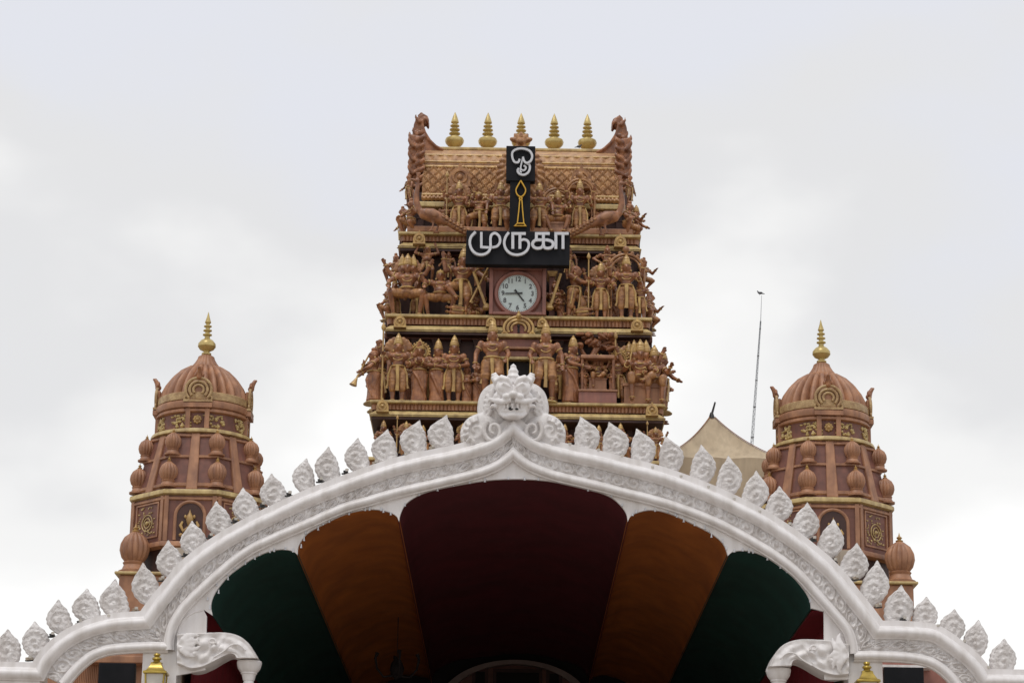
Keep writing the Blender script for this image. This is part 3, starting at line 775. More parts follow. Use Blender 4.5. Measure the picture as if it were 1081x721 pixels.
# ================================================================== STATUES
FIG = {}
def hand(mb, h, d, r=.02):
    """palm, four bent fingers and a thumb; d = direction the hand points."""
    h = Vector(h); d = Vector(d).normalized(); s = d.cross(Vector((0,1,0)))
    s = s.normalized() if s.length > .1 else Vector((1,0,0))
    f = Vector((0,-1,0))-d*d.dot(Vector((0,-1,0))); f = f.normalized() if f.length > .1 else Vector((0,0,1))
    mb.cap(h, h+d*.035, .019, .021, 8)
    for i, l in enumerate((.034, .040, .037, .028)):
        b = h+d*.045+s*(-.018+.012*i); m = b+d*l*.55; e = m+d*l*.3+f*l*.45
        mb.tube([b-d*.02, m, e], [.0085, .008, .0065], 6)
    mb.tube([h+d*.01+s*-.018, h+d*.03+s*-.034, h+d*.045+s*-.034+f*.012], [.009, .009, .006], 6)
def face_bits(mb, c, s=1):
    c = Vector(c)
    mb.ell(c, (.056*s, .064*s, .074*s), 14, 10)
    mb.ell(c+Vector((0,-.018,-.045))*s, (.038*s, .042*s, .032*s), 10, 8)
    mb.cap(c+Vector((0,-.062,.012))*s, c+Vector((0,-.075,-.014))*s, .009*s, .014*s, 8)
    mb.tube([c+Vector((-.04,-.05,.024))*s, c+Vector((-.02,-.064,.03))*s, c+Vector((0,-.062,.022))*s, c+Vector((.02,-.064,.03))*s, c+Vector((.04,-.05,.024))*s], .008*s, 6)
    for k in (-1, 1):
        mb.ell(c+Vector((.022*k,-.058,.010))*s, (.013*s, .010*s, .008*s), 8, 6)
        mb.ell(c+Vector((.060*k,.005,-.008))*s, (.014*s, .02*s, .032*s), 8, 6)
        mb.ell(c+Vector((.061*k,.0,-.046))*s, (.013*s, .013*s, .014*s), 8, 6)
    mb.ell(c+Vector((0,-.062,-.034))*s, (.022*s, .010*s, .008*s), 8, 6)
def figure(key, fem=False, belly=0, pel=(0,0,.47), lean=0, legs=None, arms=(), crown='kirita', garment='dhoti', halo=None, weapon=None, seat=None, broad=1.0, head=1.0, heads=1):
    if key in FIG: return FIG[key]
    pel = Vector(pel); up = Vector((lean, 0, 0))
    chest = pel+Vector((0,-.005,.175))+up*.6; neck = pel+Vector((0,0,.265))+up*.9; hd = pel+Vector((0,-.014,.335))+up
    b = MB()
    hipw = .066 if fem else .060
    b.ell(pel, ((.105 if fem else .092)*broad, .078+belly*.02, .078), 14, 10)
    b.ell(pel+Vector((0,-.012-belly*.03,.085))+up*.3, ((.070 if fem else .078)*broad+belly*.035, .060+belly*.045, .075+belly*.012), 14, 10)
    b.ell(chest, ((.092 if fem else .118)*broad, .070, .085), 14, 10)
    b.ell(chest+Vector((0,0,.045)), ((.10 if fem else .125)*broad, .055, .045), 14, 10)
    for k in (-1, 1):
        if fem: b.ell(chest+Vector((.045*k,-.062,.005)), (.042, .042, .042), 10, 8)
        else: b.ell(chest+Vector((.05*k*broad,-.05,.02)), (.05*broad, .03, .036), 10, 8)
    b.cap(neck-Vector((0,0,.03)), hd-Vector((0,-.005,.04)), .034, .031)
    face_bits(b, hd, head)
    for q in range(1, heads):
        k = (1 if q % 2 else -1)*((q+1)//2)
        face_bits(b, hd+Vector((.075*k, .03*abs(k), -.004*abs(k))), head*.86)
    legs = legs or [((-.068,-.02,.26),(-.062,.0,.04)), ((.068,-.02,.26),(.062,.0,.04))]
    for k, (kn, an) in zip((-1, 1), legs):
        hip = pel+Vector((hipw*k*broad,0,-.02)); kn, an = Vector(kn), Vector(an)
        b.cap(hip, kn, .062*broad, .042*broad); mid = kn.lerp(an, .35)+Vector((0,.014,0))
        b.cap(kn, mid, .041*broad, .040*broad); b.cap(mid, an, .039*broad, .024)
        dirf = Vector((.03*k, -1, 0)).normalized()
        b.cap(an-Vector((0,-.015,.016)), an+dirf*.075-Vector((0,0,.024)), .023, .018); b.ell(an+dirf*.085-Vector((0,0,.027)), (.026,.022,.013), 8, 6)
    jw = MB()
    for k, el, hn in arms:
        sh = chest+Vector((k*(.105 if fem else .128)*broad, .0, .05)); el, hn = Vector(el)+up, Vector(hn)+up
        r = .036 if fem else .043
        b.ell(sh, r*1.15, 10, 8); b.cap(sh, el, r*.92*broad, r*.74); b.cap(el, hn, r*.78, r*.52)
        hand(b, hn, hn-el)
        a = (el-sh).normalized(); jw.torus(sh.lerp(el, .45), r*1.0, .009, a, 14, 6)
        a = (hn-el).normalized(); jw.torus(el.lerp(hn, .85), r*.66, .009, a, 12, 6)
    parts = [('body', remesh(b, 'statue_body', .0105, M['copper'], 1))]
    # clothing
    g = MB(); gm = 'cloth'
    if garment == 'sari':
        g.lathe([(.098,.06),(.108,.02),(.112,-.03),(.108,-.12),(.104,-.22),(.108,-.32),(.122,-.425),(.12,-.435)], pel, 56, 18, .12, sy=.82)
        g.tube([chest+Vector((.10,.02,.07)), chest+Vector((.04,-.075,.03)), chest+Vector((-.05,-.078,-.05)), pel+Vector((-.10,-.03,.04))], [.022,.03,.03,.022], 8, flat=.5)
        g.tube([pel+Vector((-.09,-.06,.03)), pel+Vector((-.02,-.105,-.08)), pel+Vector((.05,-.10,-.24)), pel+Vector((.10,-.06,-.38))], [.02,.022,.02,.012], 8, flat=.6)
        gm = 'cloth2'
    else:
        g.ell(pel+Vector((0,0,.0)), (.108*broad, .090+belly*.02, .062), 16, 10)
        for k, (kn, an) in zip((-1, 1), legs):
            hip = pel+Vector((hipw*k*broad,0,-.02)); kn, an = Vector(kn), Vector(an)
            e = hip.lerp(kn, .78) if garment == 'short' else kn.lerp(an, .25)
            if garment == 'short': g.cap(hip, e, .07*broad, .058*broad)
            else:
                g.cap(hip, kn, .07*broad, .054*broad); g.cap(kn, e, .054*broad, .05*broad)
            for i in range(3):
                t = .25+.25*i; p = hip.lerp(kn, t); g.torus(p, .066*broad-.012*t, .007, (kn-hip).normalized(), 14, 5)
    parts.append(('garment', remesh(g, 'statue_garment', .0105, M[gm], 1)))
    # gold trimmings: sash, belt, necklaces, anklets
    jw.torus(pel+Vector((0,0,.055)), .094*broad+belly*.02, .013, (0,0,1), 20, 6)
    jw.torus(chest+Vector((0,-.03,.055))+up*.1, .058, .010, (0,-.55,1), 20, 6)
    jw.torus(chest+Vector((0,-.045,.015))+up*.1, .070, .007, (0,-.95,.6), 20, 6)
    if pel.z > .40 and garment != 'sari':
        jw.tube([pel+Vector((0,-.09,.05)), pel+Vector((0,-.102,-.02)), pel+Vector((.005,-.085,-.15)), pel+Vector((.0,-.07,-.30))], [.028,.024,.020,.026], 8, flat=.45)
        for k in (-1, 1): jw.tube([pel+Vector((.09*k,-.05,.04)), pel+Vector((.125*k,-.05,-.06)), pel+Vector((.13*k,-.03,-.2)), pel+Vector((.145*k,-.03,-.26))], [.012,.016,.014,.02], 6, flat=.6)
    if garment != 'sari':
        for kn, an in legs: jw.torus(Vector(an)+Vector((0,0,.012)), .031, .009, (0,0,1), 12, 6)
    for k in (-1, 1): jw.ell(hd+Vector((.064*k,0,-.05)), (.016,.014,.02), 8, 6)
    parts.append(('jewellery', jw.mesh('statue_jewellery'))); parts[-1][1].materials.append(M['gold'])
    c = MB()
    for q in range(heads):
        k = 0 if q == 0 else (1 if q % 2 else -1)*((q+1)//2)
        hh = hd+Vector((.075*k, .03*abs(k), 0)); s = head*(1 if q == 0 else .85)
        if crown == 'kirita': c.lathe([(.060*s,.028),(.066*s,.036),(.068*s,.055),(.058*s,.065),(.060*s,.085),(.047*s,.11),(.050*s,.122),(.034*s,.15),(.030*s,.163),(.016*s,.175),(.018*s,.186),(.0,.205)], hh, 16)
        elif crown == 'bun': c.ell(hh+Vector((0,.012,.03)), (.062*s,.066*s,.058*s), 12, 8); c.ell(hh+Vector((0,.0,.10)), (.036*s,.036*s,.034*s), 10, 8)
        elif crown == 'matted':
            c.ell(hh+Vector((0,.02,.035)), (.075*s,.07*s,.07*s), 12, 8)
            for i in range(7): c.tube([hh+Vector((.07*math.cos(i*.52),.02,.04)), hh+Vector((.095*math.cos(i*.52),.04,-.05)), hh+Vector((.10*math.cos(i*.52),.05,-.14))], [.02,.018,.01], 6)
        elif crown == 'cap': c.lathe([(.060*s,.02),(.066*s,.03),(.064*s,.06),(.04*s,.085),(.014*s,.092),(.012*s,.11),(0,.115)], hh, 14)
    parts.append(('crown', c.mesh('statue_crown'))); parts[-1][1].materials.append(M['gold' if crown in ('kirita','cap') else 'cloth2'])
    if halo == 'fan':
        h = MB()
        for i in range(9):
            a = PI*(.02+.96*i/8); q = hd+Vector((.15*math.cos(a), .07, -.01+.14*math.sin(a)))
            h.ell(q, (.042,.03,.05), 10, 8, Matrix.Rotation(-(a-PI/2), 3, 'Y'))
        h.ell(hd+Vector((0,.075,.02)), (.15,.03,.14), 18, 10)
        parts.append(('halo', remesh(h, 'statue_halo', .012, M['cloth'], 1)))
    elif halo == 'disc':
        h = MB(); h.torus(hd+Vector((0,.05,.02)), .115, .014, (0,1,0), 28, 8); h.torus(hd+Vector((0,.055,.02)), .088, .012, (0,1,0), 28, 6)
        for i in range(13):
            a = PI*(-.1+1.2*i/12); h.ell(hd+Vector((.138*math.cos(a), .05, .02+.138*math.sin(a))), (.018,.016,.018), 8, 6)
        parts.append(('halo', h.mesh('statue_halo'))); parts[-1][1].materials.append(M['gold'])
    elif halo == 'arch':
        h = MB()
        w, z0, z1 = .25, .02, hd.z-.02
        for r_, rr in ((w, .022), (w-.045, .014)):
            h.tube([Vector((-r_,.07,z0)), Vector((-r_,.07,z1))]+[Vector((-r_*math.cos(PI*i/14), .07, z1+r_*math.sin(PI*i/14))) for i in range(1, 14)]+[Vector((r_,.07,z1)), Vector((r_,.07,z0))], rr, 8)
        for i in range(11):
            a = PI*i/10; h.ell(Vector((-(w+.03)*math.cos(a), .07, z1+(w+.03)*math.sin(a))), (.028,.02,.03), 8, 6)
        h.ell(Vector((0,.05,z1+w+.07)), (.05,.035,.05), 10, 8)
        parts.append(('halo_arch', h.mesh('statue_arch'))); parts[-1][1].materials.append(M['cloth'])
    if weapon:
        w = MB()
        kind, p, q = weapon; p, q = Vector(p), Vector(q); d = (q-p).normalized()
        w.tube([p, q], .012, 8)
        if kind == 'spear':
            w.lathe([(0,0),(.024,.02),(.034,.05),(.02,.09),(0,.13)], q, 10)
        elif kind == 'club':
            for t, r in ((.0,.055),(.07,.045),(.14,.034)): w.ell(p+d*t, r, 10, 8)
        elif kind == 'horn':
            w.tube([q-d*.06, q, q+d*.07], [.016,.03,.055], 10)
        elif kind == 'bow':
            w.tube([p+Vector((.0,0,0)), p.lerp(q,.25)+Vector((-.05,-.02,0)), p.lerp(q,.5)+Vector((-.065,-.02,0)), p.lerp(q,.75)+Vector((-.05,-.02,0)), q], [.008,.014,.016,.014,.008], 6)
        parts.append(('weapon' if kind != 'horn' else 'trumpet', w.mesh('statue_weapon'))); parts[-1][1].materials.append(M['gold'])
    if seat:
        s = MB(); w, d, z = seat
        s.box(-w, w, -.06, d, .0, .045); s.box(-w*.92, w*.92, -.045, d-.01, .045, z-.035); s.box(-w, w, -.06, d, z-.035, z)
        s.box(-w*.8, w*.8, d-.06, d-.02, z, z+.36)
        parts.append(('throne', s.mesh('statue_throne', False))); parts[-1][1].materials.append(M['terra'])
    pl = MB().lathe([(.17,0),(.175,.008),(.16,.016),(.15,.026),(.145,.028)], (0,0,-.012), 20, sy=.75)
    parts.append(('plinth', pl.mesh('statue_plinth'))); parts[-1][1].materials.append(M['paleold'])
    FIG[key] = parts
    return parts
SPEC = {
 'staffgod': dict(arms=[(-1,(-.21,-.03,.60),(-.20,-.12,.66)),(1,(.21,0,.57),(.14,-.10,.55)),(-1,(-.23,.03,.70),(-.27,-.02,.82)),(1,(.23,.03,.70),(.27,-.02,.82))], halo='fan', weapon=('spear',(-.20,-.135,.02),(-.20,-.135,1.0))),
 'bow': dict(arms=[(-1,(-.21,-.02,.58),(-.17,-.12,.50)),(1,(.21,-.02,.58),(.24,-.10,.70))], halo='disc', weapon=('bow',(.26,-.10,.30),(.26,-.10,1.0))),
 'prayer': dict(fem=True, garment='sari', arms=[(-1,(-.17,-.05,.56),(-.02,-.14,.63)),(1,(.17,-.05,.56),(.02,-.14,.63))], halo='disc'),
 'offer': dict(fem=True, garment='sari', lean=.02, arms=[(-1,(-.17,-.06,.57),(-.22,-.16,.60)),(1,(.14,-.04,.56),(-.04,-.15,.57))]),
 'reach': dict(fem=True, garment='sari', lean=.03, arms=[(-1,(-.10,-.08,.58),(.06,-.2,.53)),(1,(.18,-.08,.60),(.30,-.15,.53))]),
 'noble': dict(arms=[(-1,(-.19,-.02,.57),(-.05,-.12,.52)),(1,(.19,-.02,.57),(.05,-.12,.52))], garment='dhoti'),
 'attend': dict(fem=True, garment='sari', belly=.8, arms=[(-1,(-.18,-.03,.57),(-.06,-.13,.53)),(1,(.18,-.03,.57),(.06,-.13,.53))], crown='bun', head=1.15),
 'guard': dict(broad=1.18, arms=[(-1,(-.215,-.01,.58),(-.225,-.08,.43)),(1,(.215,-.01,.58),(.18,-.12,.48))], legs=[((-.09,-.03,.26),(-.085,0,.04)),((.10,-.07,.28),(.12,.0,.04))], garment='short', weapon=('club',(.22,-.13,.08),(.20,-.13,.50))),
 'guard2': dict(broad=1.18, arms=[(-1,(-.215,-.01,.58),(-.18,-.12,.48)),(1,(.215,-.01,.58),(.225,-.08,.43))], legs=[((-.10,-.07,.28),(-.12,0,.04)),((.09,-.03,.26),(.085,0,.04))], garment='short', weapon=('club',(-.22,-.13,.08),(-.20,-.13,.50))),
 'squat': dict(pel=(0,.02,.36), legs=[((-.22,-.10,.33),(-.17,-.02,.04)),((.22,-.10,.33),(.17,-.02,.04))], arms=[(-1,(-.24,-.04,.50),(-.24,-.16,.40)),(1,(.24,-.04,.50),(.24,-.16,.40)),(-1,(-.24,.03,.62),(-.31,-.04,.74)),(1,(.24,.03,.62),(.31,-.04,.74))], halo='fan', garment='short', heads=3),
 'squat2': dict(pel=(0,.02,.36), belly=.6, legs=[((-.22,-.10,.33),(-.17,-.02,.04)),((.22,-.10,.33),(.17,-.02,.04))], arms=[(-1,(-.24,-.04,.58),(-.31,-.10,.72)),(1,(.22,-.06,.50),(.12,-.18,.46))], garment='short', crown='cap'),
 'dance': dict(lean=.03, legs=[((-.16,-.14,.40),(-.05,-.15,.25)),((.08,-.06,.26),(.05,0,.04))], arms=[(-1,(-.22,-.03,.66),(-.25,-.06,.84)),(1,(.22,-.05,.60),(.30,-.12,.52)),(1,(.21,.02,.72),(.30,-.02,.82))], garment='short', weapon=('spear',(.12,-.16,.18),(.38,-.10,.80))),
 'dance2': dict(belly=.4, lean=-.02, legs=[((-.20,-.12,.36),(-.20,-.06,.14)),((.09,-.06,.26),(.06,0,.04))], arms=[(-1,(-.22,-.03,.66),(-.17,-.07,.83)),(1,(.22,-.03,.66),(.17,-.07,.83))], garment='short', crown='cap'),
 'sit': dict(pel=(0,.04,.36), legs=[((-.12,-.17,.37),(-.11,-.15,.08)),((.14,-.16,.38),(.02,-.18,.30))], arms=[(-1,(-.20,-.03,.48),(-.17,-.15,.52)),(1,(.20,-.03,.48),(.18,-.16,.44)),(-1,(-.22,.03,.58),(-.28,-.02,.72)),(1,(.22,.03,.58),(.28,-.02,.72))], halo='disc', seat=(.22,.20,.30), heads=3),
 'sitarch': dict(pel=(0,.04,.34), belly=.5, legs=[((-.19,-.13,.33),(-.10,-.14,.08)),((.18,-.13,.33),(.10,-.14,.08))], arms=[(-1,(-.20,-.03,.47),(-.17,-.15,.47)),(1,(.20,-.03,.47),(.17,-.15,.52))], halo='arch', seat=(.20,.16,.27), garment='short'),
 'sitwoman': dict(fem=True, pel=(0,.04,.36), legs=[((-.10,-.17,.37),(-.09,-.14,.06)),((.10,-.17,.37),(.09,-.14,.06))], arms=[(-1,(-.17,-.04,.48),(-.13,-.17,.45)),(1,(.17,-.04,.48),(.20,-.14,.55))], seat=(.16,.18,.30)),
 'lift': dict(belly=.9, head=1.2, legs=[((-.14,-.10,.28),(-.12,0,.04)),((.14,-.10,.28),(.12,0,.04))], arms=[(-1,(-.26,-.02,.72),(-.19,-.04,.90)),(1,(.26,-.02,.72),(.19,-.04,.90))], crown='cap', garment='short'),
 'hips': dict(broad=1.1, belly=.3, legs=[((-.14,-.10,.28),(-.14,0,.04)),((.14,-.10,.28),(.14,0,.04))], arms=[(-1,(-.29,.02,.62),(-.15,-.08,.50)),(1,(.29,.02,.62),(.15,-.08,.50))], crown='bun', garment='short'),
 'sage': dict(lean=.05, arms=[(-1,(-.08,-.12,.60),(.10,-.24,.60)),(1,(.16,-.14,.60),(.22,-.28,.66))], crown='matted', garment='dhoti', legs=[((-.06,.02,.26),(-.06,.05,.04)),((.07,-.10,.27),(.07,-.04,.04))]),
 'standgod': dict(arms=[(-1,(-.20,-.02,.57),(-.17,-.12,.50)),(1,(.20,-.02,.57),(.17,-.12,.60)),(-1,(-.22,.03,.70),(-.24,-.03,.82)),(1,(.22,.03,.70),(.24,-.03,.82))], halo='arch', garment='dhoti'),
 'youth': dict(arms=[(-1,(-.20,-.02,.58),(-.24,-.10,.50)),(1,(.19,-.02,.57),(.20,-.06,.42))], crown='bun', garment='short'),
 'trumpet': dict(fem=True, garment='sari', arms=[(-1,(-.14,-.12,.58),(-.04,-.14,.66)),(1,(.14,-.12,.56),(.01,-.19,.52))], crown='bun', weapon=('horn',(0,-.09,.78),(-.02,-.26,.34))),
 'winged': dict(arms=[(-1,(-.15,-.08,.58),(-.04,-.15,.62)),(1,(.15,-.10,.58),(.08,-.22,.50))], halo='fan', garment='dhoti'),
 'crouch': dict(pel=(0,.04,.30), lean=.03, legs=[((-.14,-.14,.34),(-.10,-.02,.04)),((.15,-.12,.22),(.12,.06,.05))], arms=[(-1,(-.19,-.05,.42),(-.15,-.14,.38)),(1,(.19,-.05,.42),(.17,-.15,.48))], crown='bun', garment='short'),
}
def statue(x, yf, yt, Y, pose, label, rot=0, wide=1.0, zfoot=None, noplinth=False, name='statue'):
    a = at(x, yf, Y); z0 = a.z if zfoot is None else zfoot
    H = (at(x, yt, Y).z-z0)/1.02
    if pose in ('squat','squat2','sit','sitarch','sitwoman'): H /= .90
    if pose == 'crouch': H /= .82
    t = thing(name, label, 'statue', (a.x, Y, z0), 'painted statues on the temple tower')
    t.rotation_euler.z = math.radians(rot); wide *= .97; t.scale = (H*wide, H*wide, H)
    for n, me in figure(pose, **SPEC[pose]):
        if noplinth and n == 'plinth': continue
        put(n, me, t)
    return t

# ================================================================== GREAT TOWER
UC = 4.6; YC0 = 50.8
def GX(h, v, Y): return P(UC+h, v, Y).x
def GZ(v, Y): return P(UC, v, Y).z
CX = GX(0, 300, 48)
gop = thing('temple_tower', 'tall terracotta and gold tiered temple tower with a clock, rising behind the white arch', 'temple tower', (CX, YC0, 0))
def hw(h, v, Y): return GX(h, v, Y)-GX(0, v, Y)
def gbox(mb, h, v0, v1, Yf, zb=None):
    w = hw(h, v0, Yf); mb.box(CX-w, CX+w, Yf, 2*YC0-Yf, GZ(v1, Yf) if zb is None else zb, GZ(v0, Yf))
def ledge(h, vt, vb, Yf, gaps=()):
    """thin gold shelf, fluted red band, projecting gold lip."""
    d = vb-vt
    c = thing_child('cornice', gop)
    m = MB(); gbox(m, h-1, vt, vt+d*.16, Yf+.06); m.build('gold_shelf', M['paleold'], c, smooth=False, bevel=.012)
    m = MB(); gbox(m, h-6, vt+d*.16+.05, vt+d*.62, Yf+.22); m.build('red_band', M['redband'], c, smooth=False)
    z0, z1 = GZ(vt+d*.66, Yf), GZ(vb, Yf); w = hw(h, vb, Yf)
    m = MB(); m.frust(CX-w, CX+w, Yf, 2*YC0-Yf, z1+.035, z0+.02, -.11)
    m.box(CX-w+.02, CX+w-.02, Yf+.02, 2*YC0-Yf-.02, z1, z1+.033)
    m.build('gold_lip', M['paleold'], c, smooth=False, bevel=.01)
    MB().box(CX-w+.05, CX+w-.05, Yf+.05, 2*YC0-Yf-.05, z1-.05, z1-.004).build('soffit_shade', M['recess'], c, smooth=False)  # dark sheet painted in as the shade below the lip
    w6 = hw(h-6, vt, Yf)+.03; za, zb_ = GZ(vt+d*.63, Yf+.2), GZ(vt+d*.18, Yf+.2); yb = 2*YC0-Yf-.2
    m = MB(); per = 3.9*ppm(548, vt, Yf); ring = []
    def side(p, q_, nn):
        p, q_ = Vector(p), Vector(q_); k = int((q_-p).length/per)*6
        for i in range(k): ring.append((p.lerp(q_, i/k), nn, .030*abs(math.sin(PI*i/6))**.6))
    side((CX-w6, Yf+.19, 0), (CX+w6, Yf+.19, 0), Vector((0,-1,0))); side((CX+w6, Yf+.19, 0), (CX+w6, yb, 0), Vector((1,0,0)))
    side((CX+w6, yb, 0), (CX-w6, yb, 0), Vector((0,1,0))); side((CX-w6, yb, 0), (CX-w6, Yf+.19, 0), Vector((-1,0,0)))
    ring.append(ring[0])
    m.grid([[p+nn*h_*g_+Vector((0,0,z_)) for p, nn, h_ in ring] for z_, g_ in ((za, 1.0), (za+(zb_-za)*.35, 1.25), (za+(zb_-za)*.8, 1.0), (zb_, .3))])
    m.build('fluting', M['terra'], c)
# walls of each tier
YF = {4: 46.5, 3: 46.5, 2: 47.3, 1: 48.1}
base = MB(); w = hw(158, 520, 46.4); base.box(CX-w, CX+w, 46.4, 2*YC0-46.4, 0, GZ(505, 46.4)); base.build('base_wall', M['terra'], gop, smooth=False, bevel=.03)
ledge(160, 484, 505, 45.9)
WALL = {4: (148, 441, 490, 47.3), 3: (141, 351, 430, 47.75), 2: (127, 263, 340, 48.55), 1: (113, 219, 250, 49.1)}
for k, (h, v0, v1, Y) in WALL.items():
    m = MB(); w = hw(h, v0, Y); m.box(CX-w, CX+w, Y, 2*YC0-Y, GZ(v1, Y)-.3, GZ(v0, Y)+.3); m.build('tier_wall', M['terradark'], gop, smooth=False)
    # pilasters with capitals along the front of the recess
    n = {4: 15, 3: 13, 2: 13, 1: 13}[k]
    q = ppm(548, v0, Y)
    za, zb_ = GZ(v1, Y), GZ(v0, Y)
    pm = MB(); pm.box(-3*q, 3*q, -.12, 0.02, 0, zb_-za)
    pm.frust(-3*q, 3*q, -.12, .02, (zb_-za)*.80, (zb_-za)*.86, 1.6*q); pm.box(-4.8*q, 4.8*q, -.15, .01, (zb_-za)*.86, (zb_-za)*.92)
    pm.box(-4*q, 4*q, -.145, .012, 0, (zb_-za)*.10); pm.box(-3.8*q, 3.8*q, -.14, .013, (zb_-za)*.5, (zb_-za)*.54)
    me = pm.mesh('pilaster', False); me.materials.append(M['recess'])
    for i in range(n):
        o = put('pilaster', me, gop, Vector((-w+2*w*(i+.5)/n, Y-YC0, za)))
    m = MB(); m.box(CX-w*1.0, CX+w*1.0, Y-.16, Y-.005, GZ(v0+ (v1-v0)*.13, Y), GZ(v0+(v1-v0)*.06, Y)); m.build('string_course', M['panel'], gop, smooth=False, bevel=.01)
ledge(157, 424, 441, 46.5); ledge(142, 333, 351, 47.3); ledge(129, 246, 263, 48.1)
m = MB(); gbox(m, 119, 240, 246, 48.35); m.build('step', M['terra'], gop, smooth=False, bevel=.015)
m = MB(); gbox(m, 111, 214, 219.5, 48.75); m.build('eave', M['paleold'], gop, smooth=False, bevel=.02)
# barrel roof with diamond lattice
rows = []
prof = [(214, 48.95, 103), (210, 48.85, 104), (206, 49.0, 103), (197, 49.1, 103), (188, 49.2, 103), (181, 49.35, 103), (175, 49.5, 103), (169, 49.75, 103), (164, 50.0, 103), (160.5, 50.3, 103), (158.5, 50.8, 103)]
pv = spline([Vector((a, b)) for a, b, c in prof], 7)
x0, x1 = -hw(103, 190, 49.3), hw(103, 190, 49.3)
nx = 420
def roofpt(v, Y, mir=False): return (GZ(v, Y), Y)
for v, Y in [(p.x, p.y) for p in pv]:
    row = []
    z = GZ(v, Y)
    for i in range(nx+1):
        x = x0+(x1-x0)*i/nx; h = 0
        if 178 < v < 206:
            a = (x*5.4) % 1; b_ = (v-178)/9.33
            d1 = abs(((x*4.6+b_) % 1)-.5); d2 = abs(((x*4.6-b_) % 1)-.5)
            e_ = min(d1, d2)
            h = .075*(1-min(1, e_/.13))+.05*max(0, (e_-.22)/.28)
            h -= .0
        elif 164 < v < 172: h = .05*(.5+.5*math.sin(x*30))*(1 if 166 < v < 171 else .4)
        elif 172 <= v <= 177: h = -.03
        elif v >= 207: h = .03*(1 if (x*12) % 1 < .5 else 0)
        row.append(Vector((CX+x, Y-h, z+h*.3)))
    rows.append(row)
m = MB().grid(rows)
back = [[Vector((p.x, 2*YC0-p.y, p.z)) for p in (r[0], r[nx//2], r[nx])] for r in rows]
m.grid(back, True)
roof = m.build('roof', M['roof'], gop)
m = MB()
for v, r, Y in ((165.5, .035, 49.88), (172.2, .028, 49.56), (177.3, .03, 49.38), (207, .035, 48.92)):
    m.tube([Vector((CX+x0, Y, GZ(v, Y))), Vector((CX+x1, Y, GZ(v, Y)))], r, 8)
m.build('gold_band', M['gold'], roof)
m = MB(); m.box(CX+x0, CX+x1, 50.45, 51.15, GZ(160, 50.5), GZ(156.8, 50.5)); m.build('ridge', M['paleold'], roof, smooth=False, bevel=.02)
# horned gable ends
for s in (-1, 1):
    slab = [(102,160),(114.3,158),(114,170),(113,190),(112,206),(111,216),(101,216),(101.5,190)]
    horn = [(82,158.5),(90,154.5),(97,148),(102,140),(104.6,132.5),(104.6,127.5),(102.4,125.4),(99.8,126.4),(98.8,129.2),(97.6,126.2),(99.4,122),(104,119.4),(109,121.5),(112.5,127),(114.8,136),(115.4,150),(114.6,165),(104,165)]
    Yh = 50.2
    W2 = lambda L_: [(P(UC+s*a, b, Yh).x, P(UC+s*a, b, Yh).z) for a, b in L_]
    hm = MB().prism(W2(slab), 49.35, 51.6)
    hm.prism(W2(horn), 50.30, 50.66)
    for yy in (50.28, 50.68):
        hm.tube([(x_, yy, z_) for x_, z_ in W2(horn[:9])], .035, 6)
    hm.tube([(x_, 50.48, z_) for x_, z_ in W2([(103.5,121.5),(107,117),(110,119.5)])], [.07,.05,.02], 8)
    # leaf crockets up the edges and hanging scrolls on the outer face
    for i in range(13):
        v = 212-i*7.0; hh = 113.5 if v > 150 else 114.2-(150-v)*.20
        c = P(UC+s*hh, v, Yh)
        for yy in ((49.3, 49.9, 50.6) if v > 160 else (50.25, 50.45)):
            r = Matrix.Rotation(s*.5, 3, 'Y')
            k_ = 1 if v > 160 else .7; y_ = yy+.12*(i % 2)
            hm.tube([Vector((c.x-s*.06, y_, c.z-.05)), Vector((c.x+s*.01*k_, y_, c.z+.02)), Vector((c.x+s*.06*k_, y_-.02, c.z+.10*k_)), Vector((c.x+s*.06*k_, y_-.02, c.z+.20*k_))], [.065*k_, .06*k_, .04*k_, .010], 7)
    for i in range(10):
        v = 214-i*8.2; c = P(UC+s*(106 if v > 158 else 107.5), v, Yh)
        Yq = 49.30 if v > 158 else 50.28
        if v < 158:
            hm.ell(Vector((c.x, Yq, c.z)), (.07, .05, .06), 8, 6); continue
        hm.ell(Vector((c.x, Yq, c.z)), (.085, .09, .085), 10, 7, Matrix.Rotation(s*.6, 3, 'Y'))
        hm.tube([Vector((c.x-s*.02, Yq-.06, c.z)), Vector((c.x-s*.10, Yq-.07, c.z+.05)), Vector((c.x-s*.12, Yq-.05, c.z+.14))], [.06, .05, .012], 7)
    put('gable_horn', remesh(hm, 'gable_horn', .022, M['copper'], 1), gop, Vector((-CX-(.05 if s > 0 else 0), -YC0, 0)))
# leafy medallion behind the top sign and its crown of leaves
nm = MB()
Yn = 48.75
q = ppm(548, 180, Yn); c0 = Vector((CX, Yn, GZ(186, Yn)))
for R_, rr, nn in ((21, 4.2, 22), (15.5, 3.2, 18)):
    for i in range(nn):
        a = -.75+(PI+1.5)*i/(nn-1)
        d = Vector((math.cos(a), 0, math.sin(a)*1.45))
        nm.ell(c0+d*R_*q, (rr*q*.75, .09, rr*q*1.35), 10, 8, Matrix.Rotation(PI/2-a+(.5 if a < PI/2 else -.5), 3, 'Y'))
nm.lathe([(17*q,.0),(17*q,.10)], c0, 24)
nm.obox(c0+Vector((0,.12,-4*q)), (17*q,0,0), (0,.10,0), (0,0,27*q))
for i in range(5):
    a = PI*(.12+.76*i/4)
    nm.ell(Vector((CX, Yn, GZ(151, Yn)))+Vector((math.cos(a)*8*q, -.02, math.sin(a)*7*q)), (2.6*q, .09, 5.2*q), 10, 8, Matrix.Rotation(PI/2-a, 3, 'Y'))
nm.ell(Vector((CX, Yn-.05, GZ(151, Yn))), (5*q, .12, 4*q), 12, 8)
